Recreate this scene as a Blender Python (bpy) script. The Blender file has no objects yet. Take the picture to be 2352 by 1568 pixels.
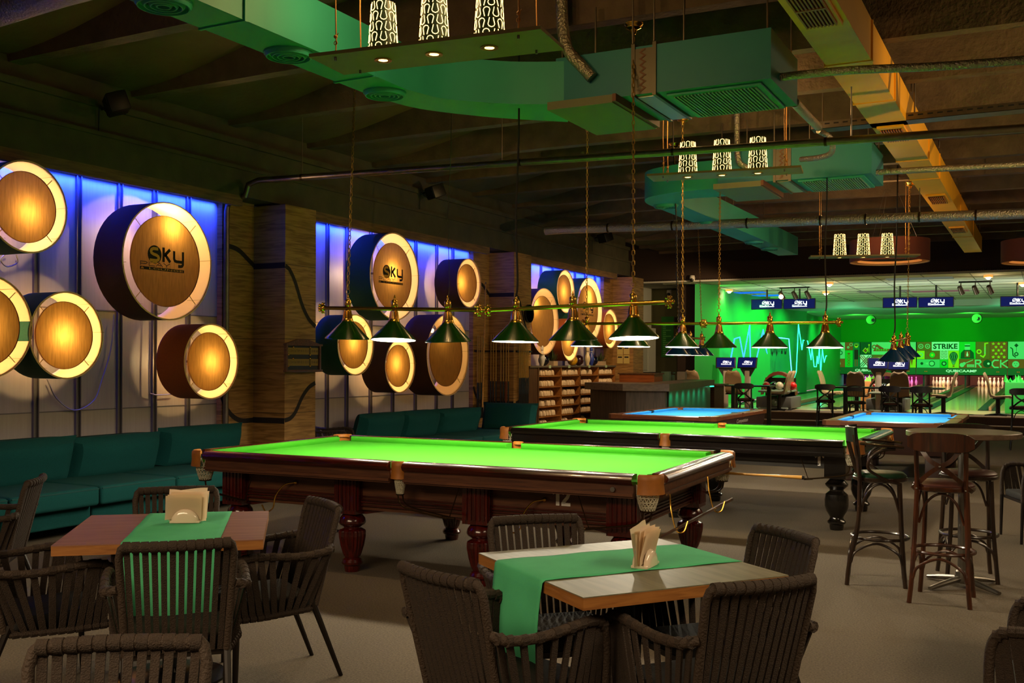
import bpy, bmesh, math, random
from mathutils import Vector, Matrix
from math import pi, sin, cos, tan, atan2, hypot, radians as R, degrees
random.seed(7)
SC = bpy.context.scene
COL = SC.collection
# ------------------------------------------------------------------ survey of the room (metres, x right, y deep, z up)
F, CY, YAW, ROLL, H = 2356.6, 827.8, .4799, .0043, 1.586
_c, _s, _cr, _sr = cos(YAW), sin(YAW), cos(ROLL), sin(ROLL)
def ray(px, py):
    u, v = px-1176, py-CY
    u, v = u*_cr+v*_sr, -u*_sr+v*_cr
    u /= F; v /= F
    return Vector((u*_c-_s, u*_s+_c, -v))
EYE = Vector((0, 0, H))
def az(px, py, z): d = ray(px, py); return EYE+d*((z-H)/d.z)
def ax(px, py, x): d = ray(px, py); return EYE+d*(x/d.x)
def ay(px, py, y): d = ray(px, py); return EYE+d*(y/d.y)

# ------------------------------------------------------------------ materials
def lin(h):
    h = h.lstrip('#'); o = []
    for i in (0, 2, 4):
        c = int(h[i:i+2], 16)/255
        o.append(c/12.92 if c <= .04045 else ((c+.055)/1.055)**2.4)
    return (o[0], o[1], o[2], 1)
MATS = {}
def mat(name, col, rough=.6, metal=0, emit=None, es=0, noise=0, nscale=20, bump=0, bscale=60, stretch=(1, 1, 1), coat=0, spec=None, col2=None, tr=0):
    if name in MATS: return MATS[name]
    m = bpy.data.materials.new(name); m.use_nodes = True
    nt = m.node_tree; N = nt.nodes; L = nt.links
    b = N['Principled BSDF']
    c = lin(col) if isinstance(col, str) else (*col, 1)
    b.inputs['Base Color'].default_value = c
    b.inputs['Roughness'].default_value = rough
    b.inputs['Metallic'].default_value = metal
    if coat: b.inputs['Coat Weight'].default_value = coat; b.inputs['Coat Roughness'].default_value = .12
    if spec is not None: b.inputs['Specular IOR Level'].default_value = spec
    if emit:
        b.inputs['Emission Color'].default_value = lin(emit); b.inputs['Emission Strength'].default_value = es
    if noise or bump:
        tc = N.new('ShaderNodeTexCoord'); mp = N.new('ShaderNodeMapping')
        mp.inputs['Scale'].default_value = stretch
        L.new(tc.outputs['Object'], mp.inputs['Vector'])
    if noise:
        nz = N.new('ShaderNodeTexNoise'); nz.inputs['Scale'].default_value = nscale; nz.inputs['Detail'].default_value = 5
        L.new(mp.outputs[0], nz.inputs['Vector'])
        rp = N.new('ShaderNodeValToRGB'); rp.color_ramp.elements[0].position = .3; rp.color_ramp.elements[1].position = .7
        c2 = lin(col2) if col2 else tuple(min(1, x*(1+noise)) for x in c[:3])+(1,)
        rp.color_ramp.elements[0].color = tuple(x*(1-noise) for x in c[:3])+(1,) if not col2 else c
        rp.color_ramp.elements[1].color = c2
        L.new(nz.outputs['Fac'], rp.inputs[0]); L.new(rp.outputs[0], b.inputs['Base Color'])
    if bump:
        bz = N.new('ShaderNodeTexNoise'); bz.inputs['Scale'].default_value = bscale; bz.inputs['Detail'].default_value = 4
        L.new(mp.outputs[0], bz.inputs['Vector'])
        bp = N.new('ShaderNodeBump'); bp.inputs['Strength'].default_value = bump; bp.inputs['Distance'].default_value = .02
        L.new(bz.outputs['Fac'], bp.inputs['Height']); L.new(bp.outputs[0], b.inputs['Normal'])
    if tr:
        t = N.new('ShaderNodeBsdfTranslucent'); mx = N.new('ShaderNodeMixShader'); mx.inputs[0].default_value = tr
        src = b.inputs['Base Color'].links
        if src: L.new(src[0].from_socket, t.inputs['Color'])
        else: t.inputs['Color'].default_value = c
        out = N['Material Output']
        L.new(b.outputs[0], mx.inputs[1]); L.new(t.outputs[0], mx.inputs[2]); L.new(mx.outputs[0], out.inputs['Surface'])
    MATS[name] = m
    return m
def wood(name, c1, c2, rough=.45, axis='X', scale=1.0, coat=0, plank=None):
    """plank-like grain running along an axis; plank = height of boards (dark seams)"""
    if name in MATS: return MATS[name]
    m = bpy.data.materials.new(name); m.use_nodes = True
    nt = m.node_tree; N = nt.nodes; L = nt.links; b = N['Principled BSDF']
    b.inputs['Roughness'].default_value = rough
    if coat: b.inputs['Coat Weight'].default_value = coat; b.inputs['Coat Roughness'].default_value = .08
    tc = N.new('ShaderNodeTexCoord'); mp = N.new('ShaderNodeMapping')
    st = {'X': (1.2, 14, 14), 'Y': (14, 1.2, 14), 'XY': (1.3, 1.3, 16), 'Z': (14, 14, 1.2)}[axis]
    mp.inputs['Scale'].default_value = tuple(x*scale for x in st)
    L.new(tc.outputs['Object'], mp.inputs['Vector'])
    nz = N.new('ShaderNodeTexNoise'); nz.inputs['Scale'].default_value = 2.2; nz.inputs['Detail'].default_value = 6; nz.inputs['Distortion'].default_value = .6
    L.new(mp.outputs[0], nz.inputs['Vector'])
    rp = N.new('ShaderNodeValToRGB'); e = rp.color_ramp.elements
    e[0].position = .36; e[0].color = lin(c1); e[1].position = .6; e[1].color = lin(c2)
    L.new(nz.outputs['Fac'], rp.inputs[0])
    last = rp.outputs[0]
    if plank:
        sx = N.new('ShaderNodeSeparateXYZ'); L.new(tc.outputs['Object'], sx.inputs[0])
        md = N.new('ShaderNodeMath'); md.operation = 'WRAP'; md.inputs[1].default_value = plank; md.inputs[2].default_value = 0
        L.new(sx.outputs['Z'], md.inputs[0])
        lt = N.new('ShaderNodeMath'); lt.operation = 'LESS_THAN'; lt.inputs[1].default_value = .006
        L.new(md.outputs[0], lt.inputs[0])
        mx = N.new('ShaderNodeMixRGB'); mx.inputs[2].default_value = lin('#0d0804')
        L.new(lt.outputs[0], mx.inputs[0]); L.new(last, mx.inputs[1]); last = mx.outputs[0]
    L.new(last, b.inputs['Base Color'])
    MATS[name] = m
    return m
def glow(name, col, s):
    if name in MATS: return MATS[name]
    m = bpy.data.materials.new(name); m.use_nodes = True
    N = m.node_tree.nodes; N.remove(N['Principled BSDF'])
    e = N.new('ShaderNodeEmission'); e.inputs[0].default_value = lin(col); e.inputs[1].default_value = s
    m.node_tree.links.new(e.outputs[0], N['Material Output'].inputs['Surface'])
    MATS[name] = m
    return m

SPLIT = set('divider hanger_rod flange rope rope_knot bolt shelf pipe_clamp nosing wire_spoke brass_pointer cabinet_handle suspension_wire clip_bar cue_shelf rivet back_slat cross_slat upper_brace lower_brace hanger_hook connector_band price_tag frame_board corner_bracket score_strip tile_grid soffit foot pit_partition perforation frame_moulding'.split())
# ------------------------------------------------------------------ mesh builder
class MB:
    def __init__(s): s.v = []; s.f = []; s.mi = []; s.cur = 0
    def add(s, vs, fs, M=None):
        o = len(s.v)
        s.v += [tuple(M @ Vector(v)) if M else tuple(v) for v in vs]
        s.f += [tuple(i+o for i in f) for f in fs]; s.mi += [s.cur]*len(fs)
        return s
    def use(s, i): s.cur = i; return s
    def box(s, c, d, rz=0, M=None):
        x, y, z = d[0]/2, d[1]/2, d[2]/2
        vs = [(-x, -y, -z), (x, -y, -z), (x, y, -z), (-x, y, -z), (-x, -y, z), (x, -y, z), (x, y, z), (-x, y, z)]
        T = Matrix.Translation(c) @ Matrix.Rotation(rz, 4, 'Z')
        if M: T = M @ T
        return s.add(vs, [(3, 2, 1, 0), (4, 5, 6, 7), (0, 1, 5, 4), (1, 2, 6, 5), (2, 3, 7, 6), (3, 0, 4, 7)], T)
    def bx(s, a, b, M=None):
        c = [(p+q)/2 for p, q in zip(a, b)]; d = [abs(q-p) for p, q in zip(a, b)]
        return s.box(c, d, 0, M)
    def rbox(s, c, d, r=.02, seg=2, M=None):
        bm = bmesh.new(); bmesh.ops.create_cube(bm, size=1)
        for v in bm.verts: v.co = Vector((v.co.x*d[0], v.co.y*d[1], v.co.z*d[2]))
        bmesh.ops.bevel(bm, geom=bm.edges[:], offset=r, segments=seg, profile=.6, affect='EDGES')
        T = Matrix.Translation(c)
        if M: T = M @ T
        s.add([v.co for v in bm.verts], [[v.index for v in f.verts] for f in (bm.faces if not bm.verts.index_update() else bm.faces)], T)
        bm.free(); return s
    def ring(s, path_rings, closed=False, cap=True):
        n = len(path_rings[0]); vs = [p for r in path_rings for p in r]; fs = []
        m = len(path_rings)
        for i in range(m if closed else m-1):
            j = (i+1) % m
            for k in range(n):
                l = (k+1) % n
                fs.append((i*n+k, i*n+l, j*n+l, j*n+k))
        if cap and not closed:
            fs.append(tuple(range(n))[::-1]); fs.append(tuple((m-1)*n+k for k in range(n)))
        return s.add(vs, fs)
    def tube(s, pts, r, n=8, closed=False, flat=None, cap=True):
        pts = [Vector(p) for p in pts]; m = len(pts)
        rs = r if isinstance(r, (list, tuple)) else [r]*m
        tans = []
        for i in range(m):
            a = pts[(i-1) % m] if (closed or i > 0) else pts[0]
            b = pts[(i+1) % m] if (closed or i < m-1) else pts[-1]
            t = (b-a); tans.append(t.normalized() if t.length > 1e-9 else Vector((0, 0, 1)))
        up = Vector((0, 0, 1)) if abs(tans[0].z) < .9 else Vector((1, 0, 0))
        nrm = (up-tans[0]*up.dot(tans[0])).normalized()
        rings = []
        for i in range(m):
            t = tans[i]; q = nrm-t*nrm.dot(t)
            if q.length > 1e-6: nrm = q.normalized()
            bi = t.cross(nrm)
            w = flat or (1, 1)
            rings.append([pts[i]+(nrm*cos(2*pi*k/n)*w[0]+bi*sin(2*pi*k/n)*w[1])*rs[i] for k in range(n)])
        return s.ring(rings, closed, cap)
    def cyl(s, a, b, r0, r1=None, n=12, cap=True): return s.tube([a, b], [r0, r0 if r1 is None else r1], n, cap=cap)
    def lathe(s, prof, n=20, c=(0, 0, 0), flute=None, M=None, cap=True):
        vs = []; fs = []
        for (r, z) in prof:
            for k in range(n):
                a = 2*pi*k/n
                rr = r
                if flute and flute[0] < z < flute[1]: rr = r*(1-flute[2]*(k % 2))
                vs.append((c[0]+rr*cos(a), c[1]+rr*sin(a), c[2]+z))
        m = len(prof)
        for i in range(m-1):
            for k in range(n):
                l = (k+1) % n; fs.append((i*n+k, i*n+l, (i+1)*n+l, (i+1)*n+k))
        if cap and prof[0][0] > 1e-5: fs.append(tuple(range(n))[::-1])
        if cap and prof[-1][0] > 1e-5: fs.append(tuple((m-1)*n+k for k in range(n)))
        return s.add(vs, fs, M)
    def prism(s, poly, O, U, V, W):
        """polygon poly in (U,V) from O, extruded by vector W"""
        O, U, V, W = Vector(O), Vector(U), Vector(V), Vector(W); n = len(poly)
        vs = [O+U*a+V*b for a, b in poly]; vs += [p+W for p in vs]
        fs = [tuple(range(n))[::-1], tuple(range(n, 2*n))]+[(i, (i+1) % n, (i+1) % n+n, i+n) for i in range(n)]
        return s.add(vs, fs)
    def flat(s, poly, O, U, V):
        O, U, V = Vector(O), Vector(U), Vector(V)
        return s.add([O+U*a+V*b for a, b in poly], [tuple(range(len(poly)))])
    def disc(s, c, r, O, U, V, n=24, r2=None, r0=0):
        ry = r2 or r
        if r0: # annulus
            O, U, V = Vector(O), Vector(U), Vector(V); vs = []; fs = []
            for k in range(n):
                a = 2*pi*k/n
                vs += [O+U*(c[0]+r*cos(a))+V*(c[1]+ry*sin(a)), O+U*(c[0]+r0*cos(a))+V*(c[1]+r0*sin(a)*ry/r)]
            for k in range(n):
                l = (k+1) % n; fs.append((2*k, 2*l, 2*l+1, 2*k+1))
            return s.add(vs, fs)
        return s.flat([(c[0]+r*cos(2*pi*k/n), c[1]+ry*sin(2*pi*k/n)) for k in range(n)], O, U, V)
    def stroke(s, pts, w, O, U, V, closed=False):
        """thick flat polyline in the plane (U,V)"""
        P = [Vector((p[0], p[1])) for p in pts]; m = len(P); Ls = []
        for i in range(m):
            a = P[i-1] if (i or closed) else None; b = P[(i+1) % m] if (i < m-1 or closed) else None
            d1 = (P[i]-a).normalized() if a is not None else None; d2 = (b-P[i]).normalized() if b is not None else None
            if d1 is None: d1 = d2
            if d2 is None: d2 = d1
            n1 = Vector((-d1.y, d1.x)); n2 = Vector((-d2.y, d2.x)); n = (n1+n2)
            n = n.normalized() if n.length > 1e-6 else n1
            k = 1/max(.45, n.dot(n1))
            Ls.append((P[i]+n*k*w/2, P[i]-n*k*w/2))
        O, U, V = Vector(O), Vector(U), Vector(V)
        vs = [O+U*q.x+V*q.y for l in Ls for q in l]
        fs = [(2*i+1, 2*((i+1) % m)+1, 2*((i+1) % m), 2*i) for i in range(m if closed else m-1)]
        return s.add(vs, fs)
    def sphere(s, c, r, nu=16, nv=10, sc=(1, 1, 1), M=None):
        pr = [(r*sin(pi*i/nv), -r*cos(pi*i/nv)) for i in range(nv+1)]
        vs = []; fs = []
        for (a, z) in pr:
            for k in range(nu): vs.append((c[0]+a*cos(2*pi*k/nu)*sc[0], c[1]+a*sin(2*pi*k/nu)*sc[1], c[2]+z*sc[2]))
        for i in range(nv):
            for k in range(nu):
                l = (k+1) % nu; fs.append((i*nu+k, i*nu+l, (i+1)*nu+l, (i+1)*nu+k))
        return s.add(vs, fs, M)
    def grid(s, fn, nu, nv, wrap=False):
        vs = [fn(i/nu, j/nv) for j in range(nv+1) for i in range(nu+1)]; w = nu+1
        return s.add(vs, [(j*w+i, j*w+i+1, (j+1)*w+i+1, (j+1)*w+i) for j in range(nv) for i in range(nu)])
    def pillow(s, w, h, t, M=None, n=10, sharp=4):
        """soft cushion: w along x, h along z, thickness t along y"""
        for sg in (1, -1):
            def fn(u, v, sg=sg):
                a, b = 2*u-1, 2*v-1
                k = (max(0, 1-abs(a)**sharp)*max(0, 1-abs(b)**sharp))**.45
                pin = 1-.04*(1-abs(a)**2)*abs(b)**3; pin2 = 1-.04*(1-abs(b)**2)*abs(a)**3
                return Vector((a*w/2*pin2, sg*t/2*k, b*h/2*pin))
            vs = [fn(i/n, j/n) for j in range(n+1) for i in range(n+1)]; q = n+1
            fs = [(j*q+i, j*q+i+1, (j+1)*q+i+1, (j+1)*q+i) for j in range(n) for i in range(n)]
            if sg > 0: fs = [f[::-1] for f in fs]
            s.add(vs, fs, M)
        return s
    def build(s, name, m, parent=None, smooth=True, ang=38, merge=False, split=False):
        if split or name in SPLIT:               # every separate piece becomes a part of its own
            par = list(range(len(s.v)))
            def find(i):
                while par[i] != i: par[i] = par[par[i]]; i = par[i]
                return i
            for f in s.f:
                for i in f[1:]: par[find(i)] = find(f[0])
            gr = {}
            for f in s.f: gr.setdefault(find(f[0]), []).append(f)
            out = []
            for fs in gr.values():
                ids = sorted({i for f in fs for i in f}); mp = {i: k for k, i in enumerate(ids)}; q = MB()
                q.add([s.v[i] for i in ids], [tuple(mp[i] for i in f) for f in fs]); q2 = q; out.append(q2.build_one(name, m, parent, smooth, ang))
            return out[0]
        return s.build_one(name, m, parent, smooth, ang, merge)
    def build_one(s, name, m, parent=None, smooth=True, ang=38, merge=False):
        me = bpy.data.meshes.new(name); me.from_pydata(s.v, [], s.f)
        ms = m if isinstance(m, (list, tuple)) else [m]
        for q in ms: me.materials.append(q)
        if len(ms) > 1: me.polygons.foreach_set('material_index', s.mi)
        bm = bmesh.new(); bm.from_mesh(me)
        if merge: bmesh.ops.remove_doubles(bm, verts=bm.verts[:], dist=1e-5)
        bmesh.ops.recalc_face_normals(bm, faces=bm.faces[:]); bm.to_mesh(me); bm.free()
        if smooth:
            me.polygons.foreach_set('use_smooth', [True]*len(me.polygons)); me.set_sharp_from_angle(angle=R(ang))
        me.update()
        o = bpy.data.objects.new(name, me); COL.objects.link(o)
        if parent: o.parent = parent
        return o
def T(name, label, cat, loc=(0, 0, 0), rz=0, group=None):
    o = bpy.data.objects.new(name, None); COL.objects.link(o)
    o.location = loc; o.rotation_euler = (0, 0, rz); o.empty_display_size = .1
    o['label'] = label; o['category'] = cat
    if group: o['group'] = group
    return o
def tag(o, label, cat, group=None):
    o['label'] = label; o['category'] = cat
    if group: o['group'] = group
    return o
def struct(o): o['kind'] = 'structure'; return o
KIDS = {}
def dup(root, loc=None, rz=None, label=None, group=None, M=None):
    def rec(o, par):
        c = o.copy(); COL.objects.link(c)
        if par: c.parent = par
        for ch in o.children: rec(ch, c)
        return c
    r = rec(root, None)
    if loc is not None: r.location = loc
    if rz is not None: r.rotation_euler = (root.rotation_euler.x, root.rotation_euler.y, rz)
    if label: r['label'] = label
    if group: r['group'] = group
    return r
_TXT = {}
def text2d(txt, w=None, h=None, italic=0, bold=0):
    """letter outlines from Blender's built-in font, scaled to w x h, origin lower left -> verts, faces"""
    key = (txt, bold)
    if key not in _TXT:
        cu = bpy.data.curves.new('t', 'FONT'); cu.body = txt; cu.resolution_u = 3; cu.offset = bold
        o = bpy.data.objects.new('t', cu); COL.objects.link(o)
        dg = bpy.context.evaluated_depsgraph_get(); dg.update()
        me = bpy.data.meshes.new_from_object(o.evaluated_get(dg))
        _TXT[key] = ([(v.co.x, v.co.y) for v in me.vertices], [tuple(p.vertices) for p in me.polygons])
        bpy.data.objects.remove(o); bpy.data.curves.remove(cu); bpy.data.meshes.remove(me)
    vs, fs = _TXT[key]
    x0 = min(v[0] for v in vs); x1 = max(v[0] for v in vs); y0 = min(v[1] for v in vs); y1 = max(v[1] for v in vs)
    sy = h/(y1-y0) if h else w/(x1-x0); sx = w/(x1-x0) if w else sy
    return [((x-x0)*sx+italic*(y-y0)*sy, (y-y0)*sy) for x, y in vs], fs
def put_text(mb, txt, O, U, V, w=None, h=None, italic=0, bold=0):
    vs, fs = text2d(txt, w, h, italic, bold); O, U, V = Vector(O), Vector(U), Vector(V)
    return mb.add([O+U*a+V*b for a, b in vs], fs)
def light(kind, loc, energy, col, parent=None, **k):
    d = bpy.data.lights.new('light', kind); d.energy = energy; d.color = col
    rot = k.pop('rot', None)
    for a, b in k.items(): setattr(d, a, b)
    o = bpy.data.objects.new('light', d); COL.objects.link(o); o.location = loc
    if rot: o.rotation_euler = rot
    if parent: o.parent = parent
    return o
def arc(c, r, a0, a1, n, ax1=(1, 0, 0), ax2=(0, 0, 1)):
    c, ax1, ax2 = Vector(c), Vector(ax1), Vector(ax2)
    return [c+ax1*r*cos(a0+(a1-a0)*i/n)+ax2*r*sin(a0+(a1-a0)*i/n) for i in range(n+1)]
def bez(pts, n=12):
    """Catmull-Rom through points"""
    P = [Vector(p) for p in pts]; P = [P[0]*2-P[1]]+P+[P[-1]*2-P[-2]]; out = []
    for i in range(1, len(P)-2):
        for k in range(n):
            t = k/n; a, b, c, d = P[i-1:i+3]
            out.append(.5*((2*b)+(c-a)*t+(2*a-5*b+4*c-d)*t*t+(3*b-a-3*c+d)*t**3))
    out.append(P[-2]); return out

# palette
M_carpet = mat('carpet', '#645846', .95, noise=.35, nscale=90, bump=.5, bscale=260)
M_green = mat('green_cloth', '#389618', .85, noise=.05, nscale=3, bump=.08, bscale=300, spec=.2)
M_blue = mat('blue_cloth', '#2c98e4', .85, noise=.04, nscale=3, bump=.08, bscale=300, spec=.2)
M_mahog = wood('mahogany', '#2a0a05', '#4a150b', .25, 'X', 1.2, coat=.6)
M_mahogz = wood('mahogany_turned', '#340805', '#52100a', .22, 'Z', 1.2, coat=.6)
M_mahogp = wood('mahogany_panel', '#4c2c1c', '#643c26', .4, 'X', 1.2)
M_blk = mat('black_lacquer', '#120e0a', .2, coat=.5)
M_blkp = wood('black_panel', '#15120c', '#241f15', .4, 'X', 1)
M_tan = mat('tan_leather', '#a0601c', .5, noise=.15, nscale=15)
M_net = mat('cream_net', '#cfc8ad', .9, bump=.6, bscale=120)
M_brass = mat('polished_brass', '#e8b450', .22, 1)
M_dbrass = mat('dark_brass', '#3b2a14', .35, .8)
M_white = mat('white_paint', '#f4f0e8', .6)
M_whitem = mat('white_lacquer', '#f2f0ea', .4)
M_gshade = mat('green_enamel', '#123f0c', .25, coat=.5)
M_bshade = mat('blue_enamel', '#0c3560', .25, coat=.5)
M_bulb = glow('bulb_light', '#fff3dd', 30)
M_chain = mat('aged_brass_chain', '#a8843c', .4, .6)
M_cord = mat('black_cord', '#0a0806', .6)
M_teal = mat('teal_upholstery', '#084341', .9, noise=.12, nscale=120, bump=.25, bscale=400, spec=.2)
M_tealpipe = mat('teal_piping', '#083c3a', .9)
M_weave = mat('woven_brown_strap', '#2a1c0e', .8, noise=.2, nscale=60, bump=.5, bscale=220, stretch=(1, 1, 1))
M_weavef = mat('woven_brown_rope', '#302112', .75, bump=.5, bscale=120)
M_dkmetal = mat('dark_brown_metal', '#1a120c', .45, .3)
M_blackfab = mat('black_seat_fabric', '#0c0b09', .85, bump=.3, bscale=200)
M_tabw = wood('brown_laminate', '#6a4538', '#7c5646', .5, 'X', 1)
M_tabl = wood('pale_laminate', '#5c5844', '#6c6852', .5, 'X', 1)
M_tabe = wood('oak_edge', '#7a4a1c', '#94602a', .5, 'XY', 2)
M_runner = mat('green_runner_cloth', '#4aa672', .9, noise=.06, nscale=8, bump=.15, bscale=350, spec=.15)
M_ceram = mat('white_ceramic', '#d8c4aa', .15, coat=.5)
M_napkin = mat('paper_napkin', '#e8d0b0', .9, tr=.5)
M_stool = wood('bentwood_brown', '#2c1406', '#48220c', .3, 'Z', 1, coat=.4)
M_stoold = wood('bentwood_dark', '#1c120a', '#2e1d10', .3, 'Z', 1, coat=.4)
M_lbrown = mat('brown_leather', '#4c2a24', .4, noise=.1, nscale=20)
M_lgreen = mat('dark_green_leather', '#12301e', .35, noise=.1, nscale=20)
M_steel = mat('brushed_steel', '#8d8880', .35, 1)
M_pipe = mat('galvanised_pipe', '#7c7264', .38, .9, noise=.15, nscale=12)
M_foil = mat('crumpled_foil', '#a8a090', .3, .8, bump=1, bscale=45)
M_tduct = mat('teal_duct_paint', '#2c9c84', .55, noise=.06, nscale=2)
M_bduct = mat('blue_green_box_paint', '#1f7c80', .55, noise=.06, nscale=2)
M_yduct = mat('yellow_duct_paint', '#f2b01c', .5, noise=.06, nscale=2)
M_dark = mat('dark_void', '#060504', .9)
M_ceil = mat('dark_ceiling_plaster', '#5e4e30', .9, noise=.2, nscale=2, bump=.3, bscale=12)
M_beam = mat('dark_concrete_beam', '#5c4c3a', .85, noise=.25, nscale=5, bump=.5, bscale=25)
M_girder = mat('dark_olive_girder', '#48432e', .8, noise=.2, nscale=4, bump=.2, bscale=30)
M_pine = wood('dark_pine_planks', '#7a5826', '#a88044', .55, 'XY', 1, plank=.92)
M_fascia = wood('pine_fascia', '#5e4528', '#7e5e36', .6, 'XY', 1)
M_panel = mat('pale_wall_panel', '#a49a8e', .45, noise=.06, nscale=6, bump=.1, bscale=30, stretch=(1, 8, .4))
M_rib = mat('grey_panel_seam', '#6a655f', .45, .4)
M_gold = mat('gold_lamp_fabric', '#8a6730', .85, noise=.18, nscale=70, stretch=(1, 1, .1), tr=.45)
M_drumin = mat('cream_lamp_lining', '#f6d29a', .8, tr=.15)
M_dbrown = mat('dark_brown_drum_fabric', '#4a260e', .85, noise=.1, nscale=60)
M_dgreen = mat('dark_green_drum_fabric', '#124a34', .85, noise=.1, nscale=60)
M_dorange = mat('rust_drum_fabric', '#a04e10', .85, noise=.1, nscale=60)
M_ink = mat('black_print', '#0e0703', .7)
M_black = mat('black_plastic', '#0b0a09', .4)
M_shelf = wood('orange_shelf_wood', '#7a4818', '#94602a', .5, 'Y', 1)
M_shelfd = wood('brown_shelf_side', '#3c2610', '#54381a', .55, 'Z', 1)
# ================================================================== ROOM SHELL
WX = -8.9
struct(MB().bx((-14, -3, -.1), (7, 25.4, 0)).build('floor', M_carpet))
# ceiling: flat-bottomed beams under a slab that rises away from the wall
def slab_z(x): 
    t = min(1, max(0, (x+8.7)/3.4)); return 4.42+.55*(t*t*(3-2*t))
cb = MB()
xs = [-8.9+i*.4 for i in range(12)]+[-3.5, 0, 4, 8]
vs = []; fs = []
for i, x in enumerate(xs): vs += [(x, -3, slab_z(x)), (x, 25.5, slab_z(x))]
for i in range(len(xs)-1): fs.append((2*i, 2*i+2, 2*i+3, 2*i+1))
cb.add(vs, fs); ceil = struct(cb.build('ceiling', M_ceil))
for k in range(-4, 14):
    y = 6.4+1.46*k
    b = MB(); rg = []
    for x in xs:
        zt = slab_z(x)+.02; zb = 4.36+.025*sin((x+8.7)*.5)
        w = .09
        rg.append([(x, y-w, zt), (x, y+w, zt), (x, y+w*.8, zb), (x, y-w*.8, zb)])
    b.ring(rg); b.build('beam', M_beam, ceil, ang=20)
# far end wall above the bowling ceiling and side closures
wb = MB().bx((-12, 25.4, 3.66), (8, 25.55, 5.2)); struct(wb.build('wall_back', mat('dark_brown_bulkhead', '#2a1a10', .9)))
wl = MB()
wl.bx((WX-.15, -1, 0), (WX, 22, 3.6))
wall_left = struct(wl.build('wall_left', M_panel))
# seams of the panel wall
seam = MB()
def wy(px): return ax(px, 800, -8.88).y
sy_ = [4.3, 4.8, 5.3, 5.8, 6.3]+[6.843, 7.344, 7.878, 8.366, 8.874]+[11.0, 11.49, 11.942, 12.529, 13.112, 13.749, 14.379, 14.895]+[17.2+.55*i for i in range(8)]
for y in sy_:
    seam.bx((WX-.01, y-.032, 0), (WX+.03, y-.022, 3.55)); seam.bx((WX-.01, y+.022, 0), (WX+.03, y+.032, 3.55)); seam.bx((WX-.01, y-.022, 0), (WX+.006, y+.022, 3.55))
for z in (1.05, 2.1):
    seam.bx((WX-.01, 4, z-.006), (WX+.004, 21.4, z+.006))
seam.build('panel_seam', M_rib, wall_left)
g = MB()
g.bx((-9.3, -1, 3.53), (-8.5, 22.2, 3.86)); g.bx((-9.3, -1, 3.86), (-8.54, 22.2, 4.18)); g.bx((-9.3, -1, 4.18), (-8.62, 22.2, 4.45)); g.bx((-8.5, -1, 3.84), (-8.47, 22.2, 3.88)); g.bx((-8.55, -1, 4.13), (-8.5, 22.2, 4.2))
struct(g.build('trim_1', M_girder))
for i, (a, b) in enumerate(((3.5, 9.36), (10.52, 15.48), (16.73, 21.4))):
    struct(MB().bx((-8.56, a, 3.41), (-8.5, b, 3.53)).build('trim_%d' % (i+2), M_fascia))
    led = MB().bx((-8.66, a+.05, 3.50), (-8.6, b-.05, 3.525)).build('blue_led_strip', glow('blue_led', '#1030ff', 6))
    tag(led, 'blue light strip hidden behind the pine fascia of the %s wall bay' % ('nearest', 'middle', 'farthest')[i], 'light strip')
    light('AREA', (-8.83, (a+b)/2, 3.50), 150*(b-a)/5, (.008, .03, 1), led, shape='RECTANGLE', size=.03, size_y=b-a-.1, rot=(0, R(26), 0), spread=R(70))
# timber clad pillars with a black wave inlay
def pillar(n, y0, y1, y2, inl=True):
    m = MB(); m.bx((WX-.1, y0, 0), (-8.82, y1, 3.53)); m.bx((WX-.1, y1, 0), (-8.32, y2, 3.5))
    o = struct(m.build('wall_pier_%d' % n, M_pine)); o.name = 'trim_%d' % (n+5)
    if not inl: return o
    w = MB(); k1, k2 = (y1-9.92), (y2-10.52)
    for (rec, zs, fr) in (([(9.363, 2.946), (9.497, 2.959), (9.649, 2.926), (9.805, 2.833), (9.92, 2.76)], 2.75, [(9.92, 2.74), (9.97, 2.72), (10.016, 2.685), (10.117, 2.541), (10.246, 2.276), (10.376, 2.105), (10.515, 2.01)]),
                          ([(9.362, 1.13), (9.434, 1.005), (9.547, .895), (9.701, .83), (9.92, .828)], .83, [(9.92, .836), (10.028, .86), (10.128, .937), (10.253, 1.113), (10.382, 1.231), (10.513, 1.289)])):
        P = bez([(0, a, b) for a, b in rec], 6); w.stroke([(p.y+k1, p.z) for p in P], .06, (-8.816, 0, 0), (0, 1, 0), (0, 0, 1))
        w.bx((-8.82, y1-.006, zs-.035), (-8.32, y1, zs+.035))
        P = bez([(0, a, b) for a, b in fr], 6); w.stroke([(p.y+k2, p.z) for p in P], .055, (-8.316, 0, 0), (0, 1, 0), (0, 0, 1))
    w.build('wave_inlay', M_ink, o)
    return o
pillar(1, 9.36, 9.92, 10.52); pillar(2, 15.48, 16.05, 16.73); pillar(3, 21.4, 21.95, 22.6, False)
# wall that closes the room left of the bowling hall
M_gw = mat('olive_grey_wall', '#5a5a3c', .8, noise=.08, nscale=2)
struct(MB().bx((-14, 27.5, 0), (-8.15, 27.6, 4)).build('wall_back_left', M_gw))
struct(MB().bx((-14.1, 22, 0), (-14, 27.6, 4)).build('wall_far_left', M_gw))
struct(MB().bx((-14, 22.5, 0), (-8.82, 22.6, 4)).build('wall_return', wood('brown_return_planks', '#5a2c10', '#74401a', .5, 'XY', 1, plank=.8)))
M_tile = mat('white_ceiling_tile', '#b4b4a8', .9)
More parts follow.
